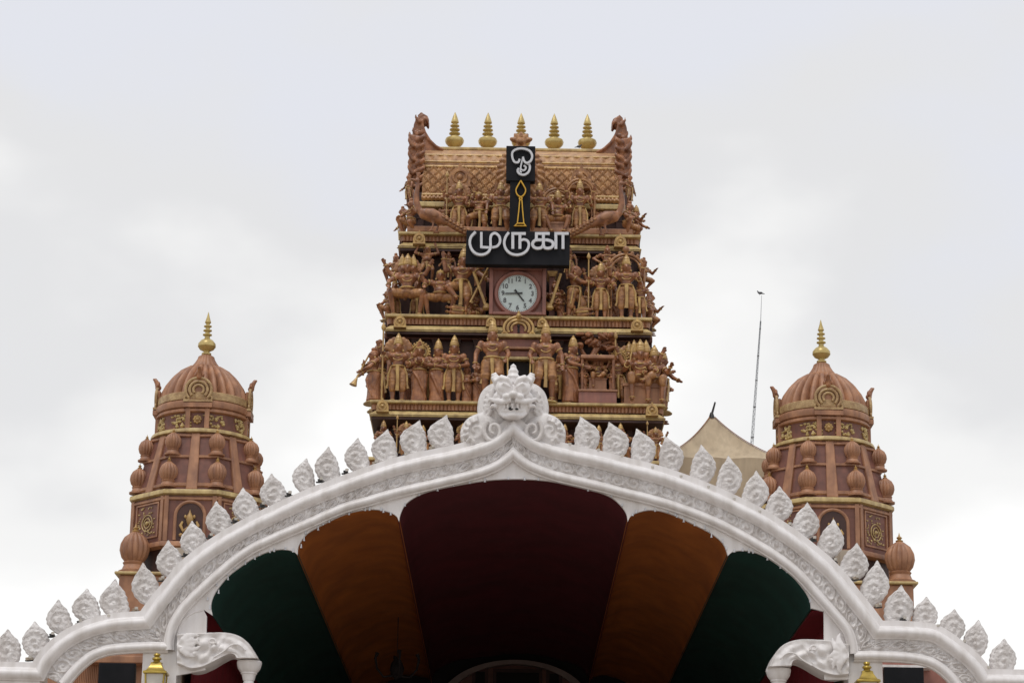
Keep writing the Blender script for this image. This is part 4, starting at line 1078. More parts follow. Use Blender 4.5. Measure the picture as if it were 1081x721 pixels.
for s in (-1, 1):
    nm.tube([Vector((CX+s*21*q, Yn, GZ(212, Yn))), Vector((CX+s*25*q, Yn-.03, GZ(206, Yn))), Vector((CX+s*22*q, Yn-.05, GZ(201, Yn))), Vector((CX+s*19*q, Yn-.05, GZ(205, Yn)))], [.07,.07,.06,.04], 8)
put('leaf_medallion', remesh(nm, 'leaf_medallion', .02, M['cloth'], 1), gop, Vector((-CX, -YC0, 0)))
# five brass pot finials on the ridge
fq = ppm(548, 140, 50.8)*1.10
FINP = [(4.5,0),(5.5,.5),(5.5,1.6),(3,2.4),(2.6,4),(3.6,4.6),(6.5,6.6),(8.6,9),(9.2,11.5),(8.4,13.6),(5.4,15.2),(3.2,16),(2.6,17),(4.6,18.2),(4.8,19),(2.4,20),(2.2,21),(4.2,22.2),(4.4,23),(2.2,24),(2.0,25),(3.8,26.2),(3.9,27),(2.0,28),(1.8,29),(3.3,30),(3.3,30.8),(2.9,32.3),(2.2,35),(1.0,38.6),(.2,40.8),(0,41)]
fme = MB().lathe([(r*fq*(1.0 if z < 17 else 1.14), z*fq) for r, z in FINP], (0,0,0), 20).mesh('finial'); fme.materials.append(M['brass'])
zt = GZ(156.8, 50.5)
for dx in (-70, -35, 0, 35, 70):
    put('finial', fme, gop, Vector((hw(dx, 140, 50.8), 0, zt)))
# small gold horseshoe ornaments on the cornices
def kudu_mesh(q, name, mat):
    m = MB()
    m.prism([(-6*q,-6*q),(6*q,-6*q),(6.5*q,-2*q),(5.6*q,2*q),(3.4*q,4.4*q),(1.4*q,5.2*q),(0,8.5*q),(-1.4*q,5.2*q),(-3.4*q,4.4*q),(-5.6*q,2*q),(-6.5*q,-2*q)], -.10, .05)
    m.torus((0,-.11,-1*q), 4*q, .9*q, (0,1,0), 20, 6); m.ell((0,-.10,-1*q), (2*q,.05,2*q), 10, 6); m.box(-6.6*q,6.6*q,-.13,.04,-7.2*q,-5.6*q)
    me = m.mesh(name); me.materials.append(mat); return me
for (dx, v, Y, sc_) in ((-106,254,48.05,1),(106,254,48.05,1),(-125,342,47.25,1),(125,342,47.25,1),(-29,341,47.22,.8),(25,341,47.22,.8),(-142,431,46.45,1),(142,431,46.45,1)):
    put('arch_ornament', kudu_mesh(ppm(548, v, Y)*sc_, 'arch_ornament', M['gold']), gop, Vector((GX(dx, v, Y)-CX, Y-YC0, GZ(v, Y))))
for dx, v in ((-64,188),(64,188),(-20,196),(20,196)):
    big = abs(dx) > 30
    put('roof_gable', kudu_mesh(ppm(548, v, 48.9)*(1.75 if big else 1.15), 'roof_gable', M['cloth']), gop, Vector((GX(dx, v, 48.95)-CX, 48.95-YC0, GZ(v, 48.95))))
# projecting middle bay: doorway, lintel and big horseshoe gable under the clock
bay = thing_child('middle_bay', gop)
Yb = 47.0
w = hw(24, 380, Yb)
m = MB(); m.box(CX-w, CX+w, Yb+.15, 48.4, GZ(424, Yb), GZ(352, Yb)); m.build('bay_wall', M['terradark'], bay, smooth=False)
for v0, v1, h, yo, mt in ((354,357.5,26,-.12,'paleold'),(358,366,22,.0,'terrapink'),(366.5,369,24,-.06,'terra'),(370,376,20,.02,'terrapink'),(377,380,22,-.05,'paleold')):
    m = MB(); ww = hw(h, v0, Yb); m.box(CX-ww, CX+ww, Yb+yo, Yb+.3, GZ(v1, Yb), GZ(v0, Yb)); m.build('lintel', M[mt], bay, smooth=False, bevel=.01)
ww = hw(14, 390, Yb); m = MB().box(CX-ww, CX+ww, Yb+.06, Yb+.16, GZ(424, Yb), GZ(382, Yb)); m.build('doorway', M['void'], bay, smooth=False)
for s in (-1, 1):
    m = MB(); a = CX+s*hw(15, 390, Yb); b_ = CX+s*hw(18, 390, Yb); m.box(min(a,b_), max(a,b_), Yb-.02, Yb+.2, GZ(424, Yb), GZ(380.3, Yb)); m.build('door_jamb', M['gold'], bay, smooth=False)
m = MB(); q = ppm(548, 345, Yb); c0 = Vector((CX, Yb-.02, GZ(347, Yb)))
for R_, rr in ((15.5, 1.5), (11.5, 1.6), (7.5, 1.3)):
    m.tube([c0+Vector((R_*q*math.cos(a)*(1+.0), 0, R_*q*.82*math.sin(a))) for a in [-.5+(PI+1.0)*i/24 for i in range(25)]], rr*q, 8)
for s in (-1, 1):
    m.torus(c0+Vector((s*14.5*q,-.02,-7*q)), 2.6*q, 1.1*q, (0,1,0), 14, 6)
m.ell(c0+Vector((0,-.02,13*q)), (2.8*q,.1,3.4*q), 10, 8); m.ell(c0+Vector((0,-.01,17*q)), (1.4*q,.06,2*q), 8, 6)
m.build('horseshoe_gable', M['gold'], bay)
m = MB().lathe([(14.5*q,0),(14.5*q,.02)], (0,0,0), 24)
for v in m.v: v.xyz = (v.x, -v.z, v.y*.82)
m.v = [v+c0+Vector((0,.06,0)) for v in m.v]
m.build('gable_back', M['redband'], bay)
m = MB().ell(c0+Vector((0,-.03,2*q)), (1.6*q,.04,2*q), 10, 8).box(c0.x-1.2*q, c0.x+1.2*q, c0.y-.05, c0.y, c0.z-5*q, c0.z+1*q); m.build('keyhole_niche', M['void'], bay)

# ------------------------------------------------------------------ clock
Yk = 47.30
q = ppm(547, 309, Yk); kc = at(546.5, 309.3, Yk)
clk = thing('clock', 'round white wall clock in a square terracotta case under the lower black sign', 'clock', (kc.x, Yk, at(547, 332, Yk).z))
wq, za, zb_ = 30*q, at(547, 332, Yk).z, at(547, 282, Yk).z
m = MB(); fr4 = [(-wq,za),(wq,za),(wq,zb_),(-wq,zb_)]
m.box(kc.x-wq, kc.x+wq, Yk+.10, Yk+1.2, za, zb_); 
for x0_, x1_, z0_, z1_ in ((-wq,-wq+4*q,za,zb_),(wq-4*q,wq,za,zb_),(-wq+4*q,wq-4*q,za,za+3*q),(-wq+4*q,wq-4*q,zb_-3*q,zb_)):
    m.box(kc.x+x0_, kc.x+x1_, Yk+.0, Yk+.102, z0_, z1_)
cs = m.build('clock_case', M['redcase'] if 'redcase' in M else M['terrapink'], clk, smooth=False, bevel=.012)
def disc(mb, c, prof, seg=56):
    k = MB().lathe(prof, (0,0,0), seg)
    mb.add([Vector((v.x, -v.z, v.y))+Vector(c) for v in k.v], k.f)
m = MB(); disc(m, (kc.x, Yk+.10, kc.z), [(25.5*q,0),(25.5*q,.05),(24*q,.10),(22*q,.10),(20.6*q,.07),(20.4*q,.0)]); m.build('bezel', M['terrapink'], clk)
m = MB(); disc(m, (kc.x, Yk+.09, kc.z), [(20.5*q,0),(20.5*q,.04)]); m.build('dial', M['dial'], clk)
def text_mesh(s, size):
    cu = bpy.data.curves.new('t', 'FONT'); cu.body = s; cu.size = size; cu.extrude = .004; cu.align_x = 'CENTER'; cu.align_y = 'CENTER'; cu.offset = size*.02
    o = bpy.data.objects.new('t', cu); COL.objects.link(o)
    me = bpy.data.meshes.new_from_object(o.evaluated_get(bpy.context.evaluated_depsgraph_get()))
    bpy.data.objects.remove(o); bpy.data.curves.remove(cu)
    return me
for n in range(1, 13):
    a = PI/2-2*PI*n/12; me = text_mesh(str(n), 7.2*q)
    c = Vector((kc.x+15.6*q*math.cos(a), Yk+.043, kc.z+15.6*q*math.sin(a)))
    MB().add([Vector((v.co.x*.92, -v.co.z, v.co.y))+c for v in me.vertices], [tuple(p.vertices) for p in me.polygons]).build('numeral', M['ink'], clk, smooth=False); bpy.data.meshes.remove(me)
m = MB()
for i in range(60):
    a = 2*PI*i/60; d = Vector((math.cos(a),0,math.sin(a))); t_ = Vector((-math.sin(a),0,math.cos(a)))
    m.obox(Vector((kc.x, Yk+.046, kc.z))+d*19.4*q, d*.5*q, Vector((0,.002,0)), t_*(.22 if i % 5 else .4)*q)
m.build('minute_marks', M['ink'], clk, smooth=False)
def clock_hand(name, ang, L_, tail, w_, dy):
    a = math.radians(90-ang); d = Vector((math.cos(a),0,math.sin(a))); t_ = Vector((-math.sin(a),0,math.cos(a))); c = Vector((kc.x, Yk+dy, kc.z))
    MB().add([c-d*tail+t_*w_*1.6, c-d*tail-t_*w_*1.6, c-t_*w_, c+d*L_*.8-t_*w_, c+d*L_, c+d*L_*.8+t_*w_, c+t_*w_]+[v+Vector((0,-.008,0)) for v in [c-d*tail+t_*w_*1.6, c-d*tail-t_*w_*1.6, c-t_*w_, c+d*L_*.8-t_*w_, c+d*L_, c+d*L_*.8+t_*w_, c+t_*w_]],
      [(0,1,2,3,4,5,6), (13,12,11,10,9,8,7)]+[(i, (i+1)%7, (i+1)%7+7, i+7) for i in range(7)]).build(name, M['dark'], clk, smooth=False)
clock_hand('hour_hand', 142, 12*q, 5*q, .75*q, .034); clock_hand('minute_hand', 268, 15*q, 5*q, .6*q, .020)
m = MB(); disc(m, (kc.x, Yk+.02, kc.z), [(1.3*q,0),(1.2*q,.012),(0,.014)], 16); m.build('hub', M['dark'], clk)

# ------------------------------------------------------------------ black signs
def stroke(mb, pts, w, Y, th):
    """flat lettering stroke of width w (m) along world points in an XZ plane."""
    pts = [Vector(p) for p in pts]; n = len(pts)
    vs = []; fs = []
    for i, p in enumerate(pts):
        t0 = (p-pts[i-1]).normalized() if i else (pts[1]-p).normalized()
        t1 = (pts[i+1]-p).normalized() if i < n-1 else t0
        n0, n1 = Vector((-t0.z,0,t0.x)), Vector((-t1.z,0,t1.x)); nn = n0+n1
        nn = n0 if nn.length < .2 else nn.normalized()
        nn = nn/max(.6, nn.dot(n0))
        a, b = p+nn*w*.5, p-nn*w*.5
        Yi = Y-.0005*i
        vs += [(a.x,Yi,a.z),(b.x,Yi,b.z),(b.x,Y+th,b.z),(a.x,Y+th,a.z)]
    for i in range(n-1):
        o, k = i*4, i*4+4
        fs += [(o,o+1,k+1,k),(o+1,o+2,k+2,k+1),(o+2,o+3,k+3,k+2),(o+3,o,k,k+3)]
    fs += [(0,3,2,1), ((n-1)*4,(n-1)*4+1,(n-1)*4+2,(n-1)*4+3)]
    mb.add(vs, fs)
Ys = 46.95
def board(name, parent, pts, Y, th):
    pl = [at(x, y, Y) for x, y in pts]
    return MB().prism([(p.x, p.z) for p in pl], Y, Y+th).build(name, M['black'], parent, smooth=False, bevel=.012)
sg = thing('name_board', 'wide black board with white Tamil lettering above the clock', 'sign', at(547, 280, Ys))
board('board', sg, [(492.6,243),(601.8,245),(601.3,280.5),(491.2,279)], Ys, .22)
def zz(L_, ox, oy, sc_, Y): return [at(ox+a/sc_, oy+b/sc_, Y) for a, b in L_]
def sm(L_): return [(p.x, p.y) for p in S2(L_, 6)]
LT = [
 [(200,50),(200,186),(262,190)]+sm([(300,190),(345,178),(370,140),(364,92),(328,62),(296,74),(284,105),(284,150)])[1:]+sm([(284,150),(283,195),(268,228),(240,250),(200,260),(152,250),(113,212),(95,155),(106,100),(147,54)])[1:],
 [(487,202),(487,64),(606,64)],
 [(552,64),(552,202)],
 sm([(552,132),(585,118),(620,130),(634,165),(620,212),(580,247),(525,260),(468,248),(426,210),(409,155),(420,102),(450,57)]),
 [(824,64),(702,64),(702,122),(800,122)]+sm([(800,122),(842,136),(856,165),(838,192),(802,200),(774,190),(766,160)])[1:]+[(766,64)],
 sm([(766,160),(750,190),(712,200),(678,187),(667,158),(684,132),(712,123)]),
 [(880,205),(880,64),(997,64)],
 [(945,64),(945,205)],
]
m = MB(); q = ppm(547, 262, Ys)
for i, L_ in enumerate(LT): stroke(m, zz(L_, 485, 240, 8.648, Ys), (3.0 if i not in (0, 3) else 2.6)*q, Ys-.045-.0015*i, .05+.0015*i)
m.build('lettering', M['letter'], sg, smooth=False)
Yt = 47.75
ts = thing('symbol_board', 'narrow black upright board with a white Tamil om sign above a yellow spear outline', 'sign', at(549, 243, Yt))
board('top_panel', ts, [(534.5,154),(565.2,154.5),(564.8,191.5),(534.2,191)], Yt, .2)
board('lower_panel', ts, [(538.5,191.2),(560,191.5),(559.5,246),(537.8,245.8)], Yt+.03, .2)
q = ppm(549, 180, Yt)
m = MB()
OM = [sm([(330,138),(322,154),(304,153),(293,132),(293,105),(312,90),(345,86),(378,97),(393,122),(386,148),(366,160),(352,150),(346,130)]),
      sm([(366,160),(379,168),(381,186),(372,207),(350,219),(328,213),(319,198),(326,186)]),
      sm([(346,130),(339,160),(335,188),(352,196),(362,182),(350,172)]),
      sm([(335,188),(332,200),(340,206)])]
for i, L_ in enumerate(OM): stroke(m, zz(L_, 480, 140, 4.807, Yt), (2.2 if i < 2 else 1.6)*q, Yt-.04-.0015*i, .045+.0015*i)
m.build('om_sign', M['letter'], ts, smooth=False)
m = MB()
VL = [sm([(335,246),(322,268),(311,292),(317,315),(335,328),(353,315),(360,292),(348,268),(335,246)]), sm([(335,330),(328,336),(335,344),(342,336),(335,330)]), [(330,344),(325,400),(318,462)], [(341,344),(345,400),(351,462)], [(318,462),(351,462),(361,475),(304,475),(318,462)]]
for i, L_ in enumerate(VL): stroke(m, zz(L_, 480, 140, 4.807, Yt), 1.15*q, Yt-.015-.0015*i, .05+.0015*i)
m.build('spear_outline', M['yellow'], ts, smooth=False)
# steel props holding the boards off the tower
for o_, x, y, Y0, Y1 in ((sg, 500, 262, Ys+.22, 48.2), (sg, 594, 263, Ys+.22, 48.2), (ts, 549, 170, Yt+.2, 49.2)):
    p = at(x, y, Y0); MB().tube([p, Vector((p.x, Y1, p.z))], .025, 6).build('prop', M['dark'], o_)

# ------------------------------------------------------------------ the statues, tier by tier
Z3 = GZ(424, 46.56)+.01; Z2 = GZ(333, 47.36)+.01; Z1 = GZ(246, 48.16)+.01
S = statue
# lower tier
S(394, 424, 362, 46.9, 'trumpet', 'woman statue at the outer corner blowing a long trumpet', rot=-68, zfoot=Z3, wide=1.25)
S(400, 424, 352, 47.5, 'youth', 'plain statue half hidden behind the trumpet player', rot=-40, zfoot=Z3)
S(419, 424, 351, 46.9, 'staffgod', 'many-armed god statue with a fan halo and upright spear, near the trumpet player', zfoot=Z3, wide=1.06)
S(442, 424, 357, 46.95, 'prayer', 'woman statue with joined palms and a ring halo', zfoot=Z3, wide=1.08)
S(460.5, 424, 357, 46.95, 'offer', 'slim woman statue holding out a plate towards the praying woman', zfoot=Z3, rot=-18, wide=1.05)
S(478.5, 424, 353, 46.9, 'noble', 'crowned nobleman statue with clasped hands beside two stout attendants', zfoot=Z3, wide=1.05)
S(492.5, 424, 382, 46.95, 'attend', 'stout little attendant statue beside the nobleman', zfoot=Z3, wide=1.1)
S(504, 424, 380, 47.0, 'attend', 'stout little attendant statue next to a broad guardian', zfoot=Z3, wide=1.1, rot=10)
S(519, 421, 336, 46.62, 'guard', 'broad guardian statue beside the dark doorway, on the side of the stout attendants', zfoot=Z3, wide=.92)
S(575.5, 422, 338, 46.62, 'guard2', 'broad guardian statue beside the dark doorway, on the side of the sari woman', zfoot=Z3, wide=.92)
S(602, 424, 353, 46.85, 'reach', 'woman statue in a sari reaching towards a seated group on a box', zfoot=Z3, rot=35, wide=1.1)
S(591, 424, 365, 47.3, 'youth', 'small statue in shadow between guardian and sari woman', zfoot=Z3)
S(631, 413, 372, 46.95, 'sit', 'three-headed seated god statue on a broad pink box', zfoot=None, wide=1.0)
S(653, 424, 365, 47.1, 'bow', 'archer statue beside a pink box with seated gods', zfoot=Z3, rot=-10)
S(676, 424, 356, 46.9, 'sit', 'three-headed god statue enthroned near the winged corner figure', zfoot=Z3, wide=1.05)
S(691, 424, 362, 46.9, 'sitwoman', 'seated woman statue beside the enthroned three-headed god', zfoot=Z3, wide=1.1)
S(699, 424, 368, 47.3, 'winged', 'winged corner statue stretching its hand out past the ledge', rot=62, zfoot=Z3, wide=1.15)
for x, yt, lab in ((616, 385, 'tiny devotee statue at the near end of the pink box'), (646, 387, 'tiny devotee statue at the far end of the pink box')):
    S(x, 413, yt, 46.9, 'attend', lab, wide=1.1)
# middle tier
S(409, 334, 300, 47.9, 'crouch', 'crouching statue at the outer end of the clock tier, beside the squatting god', rot=-60, zfoot=Z2, wide=1.1)
S(410, 336, 300, 48.6, 'youth', 'youth statue on the far side face behind the crouching figure', rot=-85, zfoot=Z2, wide=1.2, noplinth=True)
S(429, 333, 266, 47.7, 'squat', 'squatting many-armed god statue with fan halo', zfoot=Z2, wide=1.02)
S(450, 298, 255, 48.1, 'lift', 'pot-bellied dwarf statue holding up the ledge over the squatting gods', zfoot=None, wide=1.1, noplinth=True)
S(464, 333, 277, 47.7, 'squat2', 'squatting demon statue with one raised arm', zfoot=Z2, wide=1.05)
S(486, 333, 260, 47.7, 'dance', 'dancing warrior statue with a slanting spear beside the clock', zfoot=Z2, wide=1.12)
S(501, 333, 300, 47.9, 'crouch', 'small crouching statue between the dancing warrior and the clock', zfoot=Z2, rot=15)
S(440, 333, 290, 48.2, 'youth', 'dark bystander statue between the two squatting figures', zfoot=Z2)
S(583, 334, 292, 47.9, 'crouch', 'crouching statue between the clock and the wild-haired sage', zfoot=Z2, rot=-15, wide=1.1)
S(606, 334, 273, 47.65, 'sage', 'wild-haired sage statue reaching towards a staff bearer', zfoot=Z2, rot=58, wide=1.2)
S(601, 296, 258, 48.1, 'youth', 'small crowned statue above the wild-haired sage', zfoot=None, noplinth=True)
S(634, 334, 276, 47.7, 'staffgod', 'standing god statue with spear below a dwarf with hands on hips', zfoot=Z2, wide=1.05)
S(641, 300, 256, 47.95, 'hips', 'burly dwarf statue with hands on hips under the ledge', zfoot=None, wide=1.15, noplinth=True)
S(661, 334, 268, 47.65, 'standgod', 'four-armed god statue framed by an arch, on the clock tier', zfoot=Z2, wide=1.08)
S(676, 334, 292, 47.7, 'youth', 'bare-headed youth statue beside the arch-framed god', zfoot=Z2, wide=1.1, rot=-15)
S(685, 336, 306, 48.1, 'crouch', 'crouching statue on the outer corner beside the youth', zfoot=Z2-.05, rot=55, wide=1.1)
S(686, 337, 304, 48.7, 'youth', 'youth statue on the side face just behind the crouching corner figure', rot=80, zfoot=Z2, wide=1.2, noplinth=True)
S(620, 334, 300, 48.1, 'attend', 'small attendant statue in shadow behind the sage', zfoot=Z2)
# top tier
S(431, 247, 206, 48.5, 'crouch', 'crouching statue at the roof corner behind the peacock on the trumpet side', zfoot=Z1, rot=-45, wide=1.1)
S(425, 250, 214, 49.3, 'youth', 'youth statue on the side face beyond the roof corner', rot=-80, zfoot=Z1, wide=1.1, noplinth=True)
S(484, 244, 190, 48.55, 'staffgod', 'god statue with fan halo and spear below the roof lattice', zfoot=Z1, wide=1.05)
S(506, 244, 197, 48.55, 'dance2', 'dancing dwarf statue holding both hands over its head', zfoot=Z1, wide=1.12)
S(528, 244, 191, 48.4, 'guard', 'guardian statue beside the narrow board, next to the dancing dwarf', zfoot=Z1, wide=1.1)
S(569, 245, 192, 48.4, 'guard2', 'guardian statue beside the narrow board, next to the seated god in an arch', zfoot=Z1, wide=1.1)
S(588.5, 245, 197, 48.5, 'sitarch', 'stout seated god statue inside a rounded arch', zfoot=Z1, wide=1.08)
S(612, 245, 189, 48.55, 'standgod', 'standing four-armed god statue in an arch beside the stout seated god', zfoot=Z1, wide=.95)
S(665, 250, 208, 48.5, 'crouch', 'crouching corner statue behind the peacock beside the standing arch god', zfoot=Z1, rot=45, wide=1.1)
S(671, 252, 216, 49.2, 'winged', 'winged side-face statue holding a hand out beyond the roof corner', rot=70, zfoot=Z1, wide=1.1, noplinth=True)
S(399, 424, 372, 48.2, 'noble', 'crowned statue on the side face beyond the trumpet player', rot=-85, zfoot=Z3, wide=1.1, noplinth=True)
S(452, 424, 368, 47.35, 'youth', 'shadowed youth statue between the praying and the plate-bearing women', zfoot=Z3)
S(431, 424, 372, 47.35, 'attend', 'shadowed attendant statue between the spear god and the praying woman', zfoot=Z3)
S(664, 424, 360, 47.3, 'staffgod', 'shadowed spear god statue between the archer and the enthroned god', zfoot=Z3)
S(617, 424, 384, 47.0, 'youth', 'small youth statue between the sari woman and the pink box', zfoot=Z3, wide=1.1)
S(698, 424, 376, 48.2, 'noble', 'crowned statue on the side face behind the winged figure', rot=80, zfoot=Z3, wide=1.1, noplinth=True)
S(416, 334, 292, 48.1, 'noble', 'crowned statue behind the squatting many-armed god, towards the outer end', zfoot=Z2)
S(415, 302, 264, 48.2, 'crouch', 'small crouching statue high up over the outer end of the clock tier', zfoot=None, noplinth=True, rot=-30, wide=1.1)
S(473, 300, 262, 48.2, 'youth', 'small bare-headed statue high up between dwarf and dancing warrior', zfoot=None, noplinth=True)
S(503, 303, 281, 48.1, 'attend', 'tiny attendant statue beside the gold column by the clock', zfoot=None, noplinth=True)
S(592, 334, 306, 47.75, 'attend', 'small attendant statue at the feet of the wild-haired sage', zfoot=Z2, wide=1.1)
S(648, 334, 296, 48.0, 'attend', 'small attendant statue between the spear god and the arch-framed god', zfoot=Z2, wide=1.1)
S(655, 300, 262, 48.3, 'hips', 'small hands-on-hips statue in shadow over the arch-framed god', zfoot=None, noplinth=True)
S(680, 306, 268, 48.5, 'crouch', 'crouching statue high up at the outer corner of the clock tier', zfoot=None, noplinth=True, rot=50, wide=1.1)
S(431.5, 217, 180, 49.3, 'youth', 'small statue climbing the roof end on the trumpet side', zfoot=None, noplinth=True, rot=-60, wide=1.1)
S(664, 219, 180, 49.3, 'youth', 'small statue climbing the roof end on the tent side', zfoot=None, noplinth=True, rot=60, wide=1.1)
S(470, 244, 208, 48.8, 'youth', 'small youth statue in shadow above the peacock tail', zfoot=Z1)
S(497, 244, 206, 48.85, 'prayer', 'small praying statue in shadow beside the dancing dwarf', zfoot=Z1)
S(600, 244, 206, 48.85, 'prayer', 'small praying statue in shadow beside the seated arch god', zfoot=Z1)
S(628, 244, 210, 48.85, 'youth', 'small youth statue in shadow above the other peacock tail', zfoot=Z1)
# busts of the lowest visible tier, between the crest leaves
Z4 = GZ(485, 46.0)
for i, (x, yt, ps) in enumerate(((404,443,'noble'),(428,444,'staffgod'),(446,448,'guard'),(468,446,'noble'),(488,446,'prayer'),(596,447,'noble'),(613,446,'offer'),(632,448,'guard2'),(655,446,'noble'),(674,448,'squat2'),(692,450,'staffgod'))):
    S(x, 486, yt, 46.35, ps, ['crowned statue under the lowest gold ledge, nearest its outer end on the trumpet side','haloed spear-bearer statue under the lowest gold ledge, on the trumpet side','guardian statue under the lowest gold ledge, beside the haloed spear bearer','crowned statue half hidden by the crest leaves, midway to the mask','praying statue mostly hidden beside the white mask','crowned statue beside the white mask, on the tent side','offering woman statue seen between the crest leaves near the mask','guardian statue between crest leaves below the pink box','crowned statue between crest leaves below the enthroned god','squatting statue between crest leaves close to the tent','haloed statue at the tower edge nearest the tent'][i], zfoot=Z4, wide=1.1)
# pedestal box of the seated group and the bare tree behind it
q = ppm(631, 418, 46.8); p = at(631, 413, 46.6)
pb = thing('pedestal', 'broad pink box pedestal carrying the seated three-headed god', 'pedestal', (p.x, 46.7, Z3))
MB().box(p.x-20*q, p.x+20*q, 46.62, 47.3, Z3, at(631, 413.3, 46.62).z).build('box', M['terrapink'], pb, smooth=False, bevel=.015)
MB().box(p.x-21*q, p.x+21*q, 46.59, 47.33, at(631, 413.4, 46.62).z, at(631, 411.3, 46.62).z).build('slab', M['terra'], pb, smooth=False, bevel=.01)
tr = thing('carved_tree', 'small carved tree with twisting branches behind the seated god', 'carving', (at(620, 400, 47.3).x, 47.3, Z3), 'painted statues on the temple tower')
m = MB()
def B3(L_): return [at(x, y, 47.25) for x, y in L_]
m.tube(B3([(622,424),(619,400),(622,382),(630,368),(634,360)]), [.10,.08,.07,.06,.03], 8)
m.build('trunk', M['cloth2'], tr)
m = MB(); rn = random.Random(3)
m.tube(B3([(622,382),(615,372),(612,364)]), [.05,.04,.02], 8); m.tube(B3([(630,368),(640,362),(648,360)]), [.05,.04,.02], 8)
for i in range(38):
    c = at(rn.uniform(612, 650), rn.uniform(352, 368), 47.25+rn.uniform(-.2, .2)); m.ell(c, (rn.uniform(.05,.12), .07, rn.uniform(.03,.06)), 7, 5, Matrix.Rotation(rn.uniform(-.6,.6), 3, 'Y'))
m.build('crown', M['copper'], tr)
# canopy over the seated god
cn = thing('carved_canopy', 'flat carved canopy above the seated god on the pink box', 'carving', (at(631, 377, 46.9).x, 46.9, Z3), 'painted statues on the temple tower')
a, b_ = at(613, 378, 46.75), at(649, 374.5, 46.75)
MB().box(a.x, b_.x, 46.75, 47.35, a.z, b_.z).build('canopy_roof', M['terra'], cn, smooth=False, bevel=.02)
for x in (614.5, 647.5):
    c = at(x, 411, 46.8); MB().tube([Vector((c.x,46.82,c.z)), Vector((c.x,46.82,a.z))], .03, 8).build('post', M['copper'], cn)
# lying figures and long poles beside the clock
def lying(x, y, L_, sgn, Y, lab):
    t = statue(x, y, y-L_, Y, 'noble', lab, noplinth=True)
    t.rotation_euler = (math.radians(-25), math.radians(90*sgn), 0); t.location.z = Z2+.13
lying(470, 333, 40, 1, 47.45, 'statue lying on the ledge under the dancing warrior'); lying(628, 335, 40, -1, 47.45, 'statue lying on the ledge under the reaching sage')
for L_, lab in (([(500,287),(514,326)], 'long gold pole leaning beside the clock on the dancing warrior side'), ([(592,289),(580,326)], 'long gold pole leaning beside the clock on the sage side')):
    p, r_ = at(*L_[0], 47.4), at(*L_[1], 47.4)
    t = thing('carved_pole', lab, 'carving', r_, 'painted statues on the temple tower')
    MB().tube([p, r_], .03, 8).build('shaft', M['gold'], t); MB().lathe([(.05,0),(.09,.03),(.07,.09),(.03,.14),(0,.15)], r_-Vector((0,0,.03)), 12).build('foot', M['gold'], t)
# gold capitals left and right of the clock case
for x in (510, 583):
    c = at(x, 292, 47.9); qq = ppm(x, 292, 47.9)
    cp = thing_child('clock_side_column', gop)
    MB().box(c.x-3*qq, c.x+3*qq, 47.9, 48.5, GZ(333, 47.9), c.z).build('shaft', M['panel'], cp, smooth=False)
    MB().frust(c.x-3*qq, c.x+3*qq, 47.88, 48.4, c.z, c.z+5*qq, 2.5*qq).build('capital', M['gold'], cp, smooth=False)

# ------------------------------------------------------------------ peacocks
def peacock(sgn, lab):
    Y = 48.0
    X = lambda d: 548+sgn*d
    vv = lambda d, y: at(X(d), y+(sgn*d)*.0148, Y)
    t = thing('peacock', lab, 'peacock statue', vv(91, 245), 'painted statues on the temple tower')
    m = MB()
    def T(L_, R_, dy=0): m.tube([vv(a, b)+Vector((0, dy, 0)) for a, b in L_], R_, 12)
    q = ppm(548, 230, Y)
    T([(104,228),(100,227.5),(92,229),(84,232),(76,236)], [3*q,6.4*q,7.6*q,6.4*q,4.2*q])
    for a, b, r in ((100,227.5,6.2*q),(92,229,7.6*q)): m.ell(vv(a, b), r, 12, 8)
    T([(101,228),(106,223),(108.5,215),(108.5,207),(107,199),(107,194)], [4.6*q,3.8*q,3.6*q,3.0*q,2.3*q,2.0*q])
    m.ell(vv(107.5,192.5), 2.8*q, 10, 8); T([(109.5,192.5),(113.5,191),(115.5,193)], [1.8*q,1.2*q,.5*q])
    for k in (-2,0,2): T([(107+k*.3,189.5),(106+k,184)], [.6*q,1.0*q])
    T([(82,231),(72,237.5),(62,243.5),(54,247.5),(46,251)], [4.4*q,4.2*q,3.8*q,3.2*q,2.0*q])
    for a, dy in ((92,-.05),(87,.06)):
        T([(a,233),(a-1.5,239),(a+.5,245.5)], [2.2*q,1.3*q,1.2*q], dy); T([(a+.5,245.5),(a+4,246.5)], [1.2*q,.9*q], dy); T([(a+.5,245.5),(a-3,246.5)], [1.2*q,.9*q], dy)
    put('body', remesh(m, 'peacock_body', .018, M['copper'], 2), t, -t.location)
    f = MB()
    for i in range(9):
        for k in (-1, 0, 1):
            d = 80-i*3.8; v = 232+i*2.15+k*2.6
            c = vv(d, v); f.ell(c+Vector((0,-5.2*q+abs(k)*.04,0)), (2.0*q,.03,1.5*q), 8, 6, Matrix.Rotation(sgn*-.5, 3, 'Y'))
    f.build('tail_feathers', M['cloth'], t)
    w_ = MB().ell(vv(92, 228.5)+Vector((0,-6.2*q,0)), (8*q,.05,4*q), 14, 8, Matrix.Rotation(sgn*-.35, 3, 'Y')); w_.build('wing', M['terra'], t)
peacock(-1, 'peacock statue with its tail sweeping down to the black board, on the trumpet side'); peacock(1, 'peacock statue with its tail sweeping down to the black board, on the tent side')

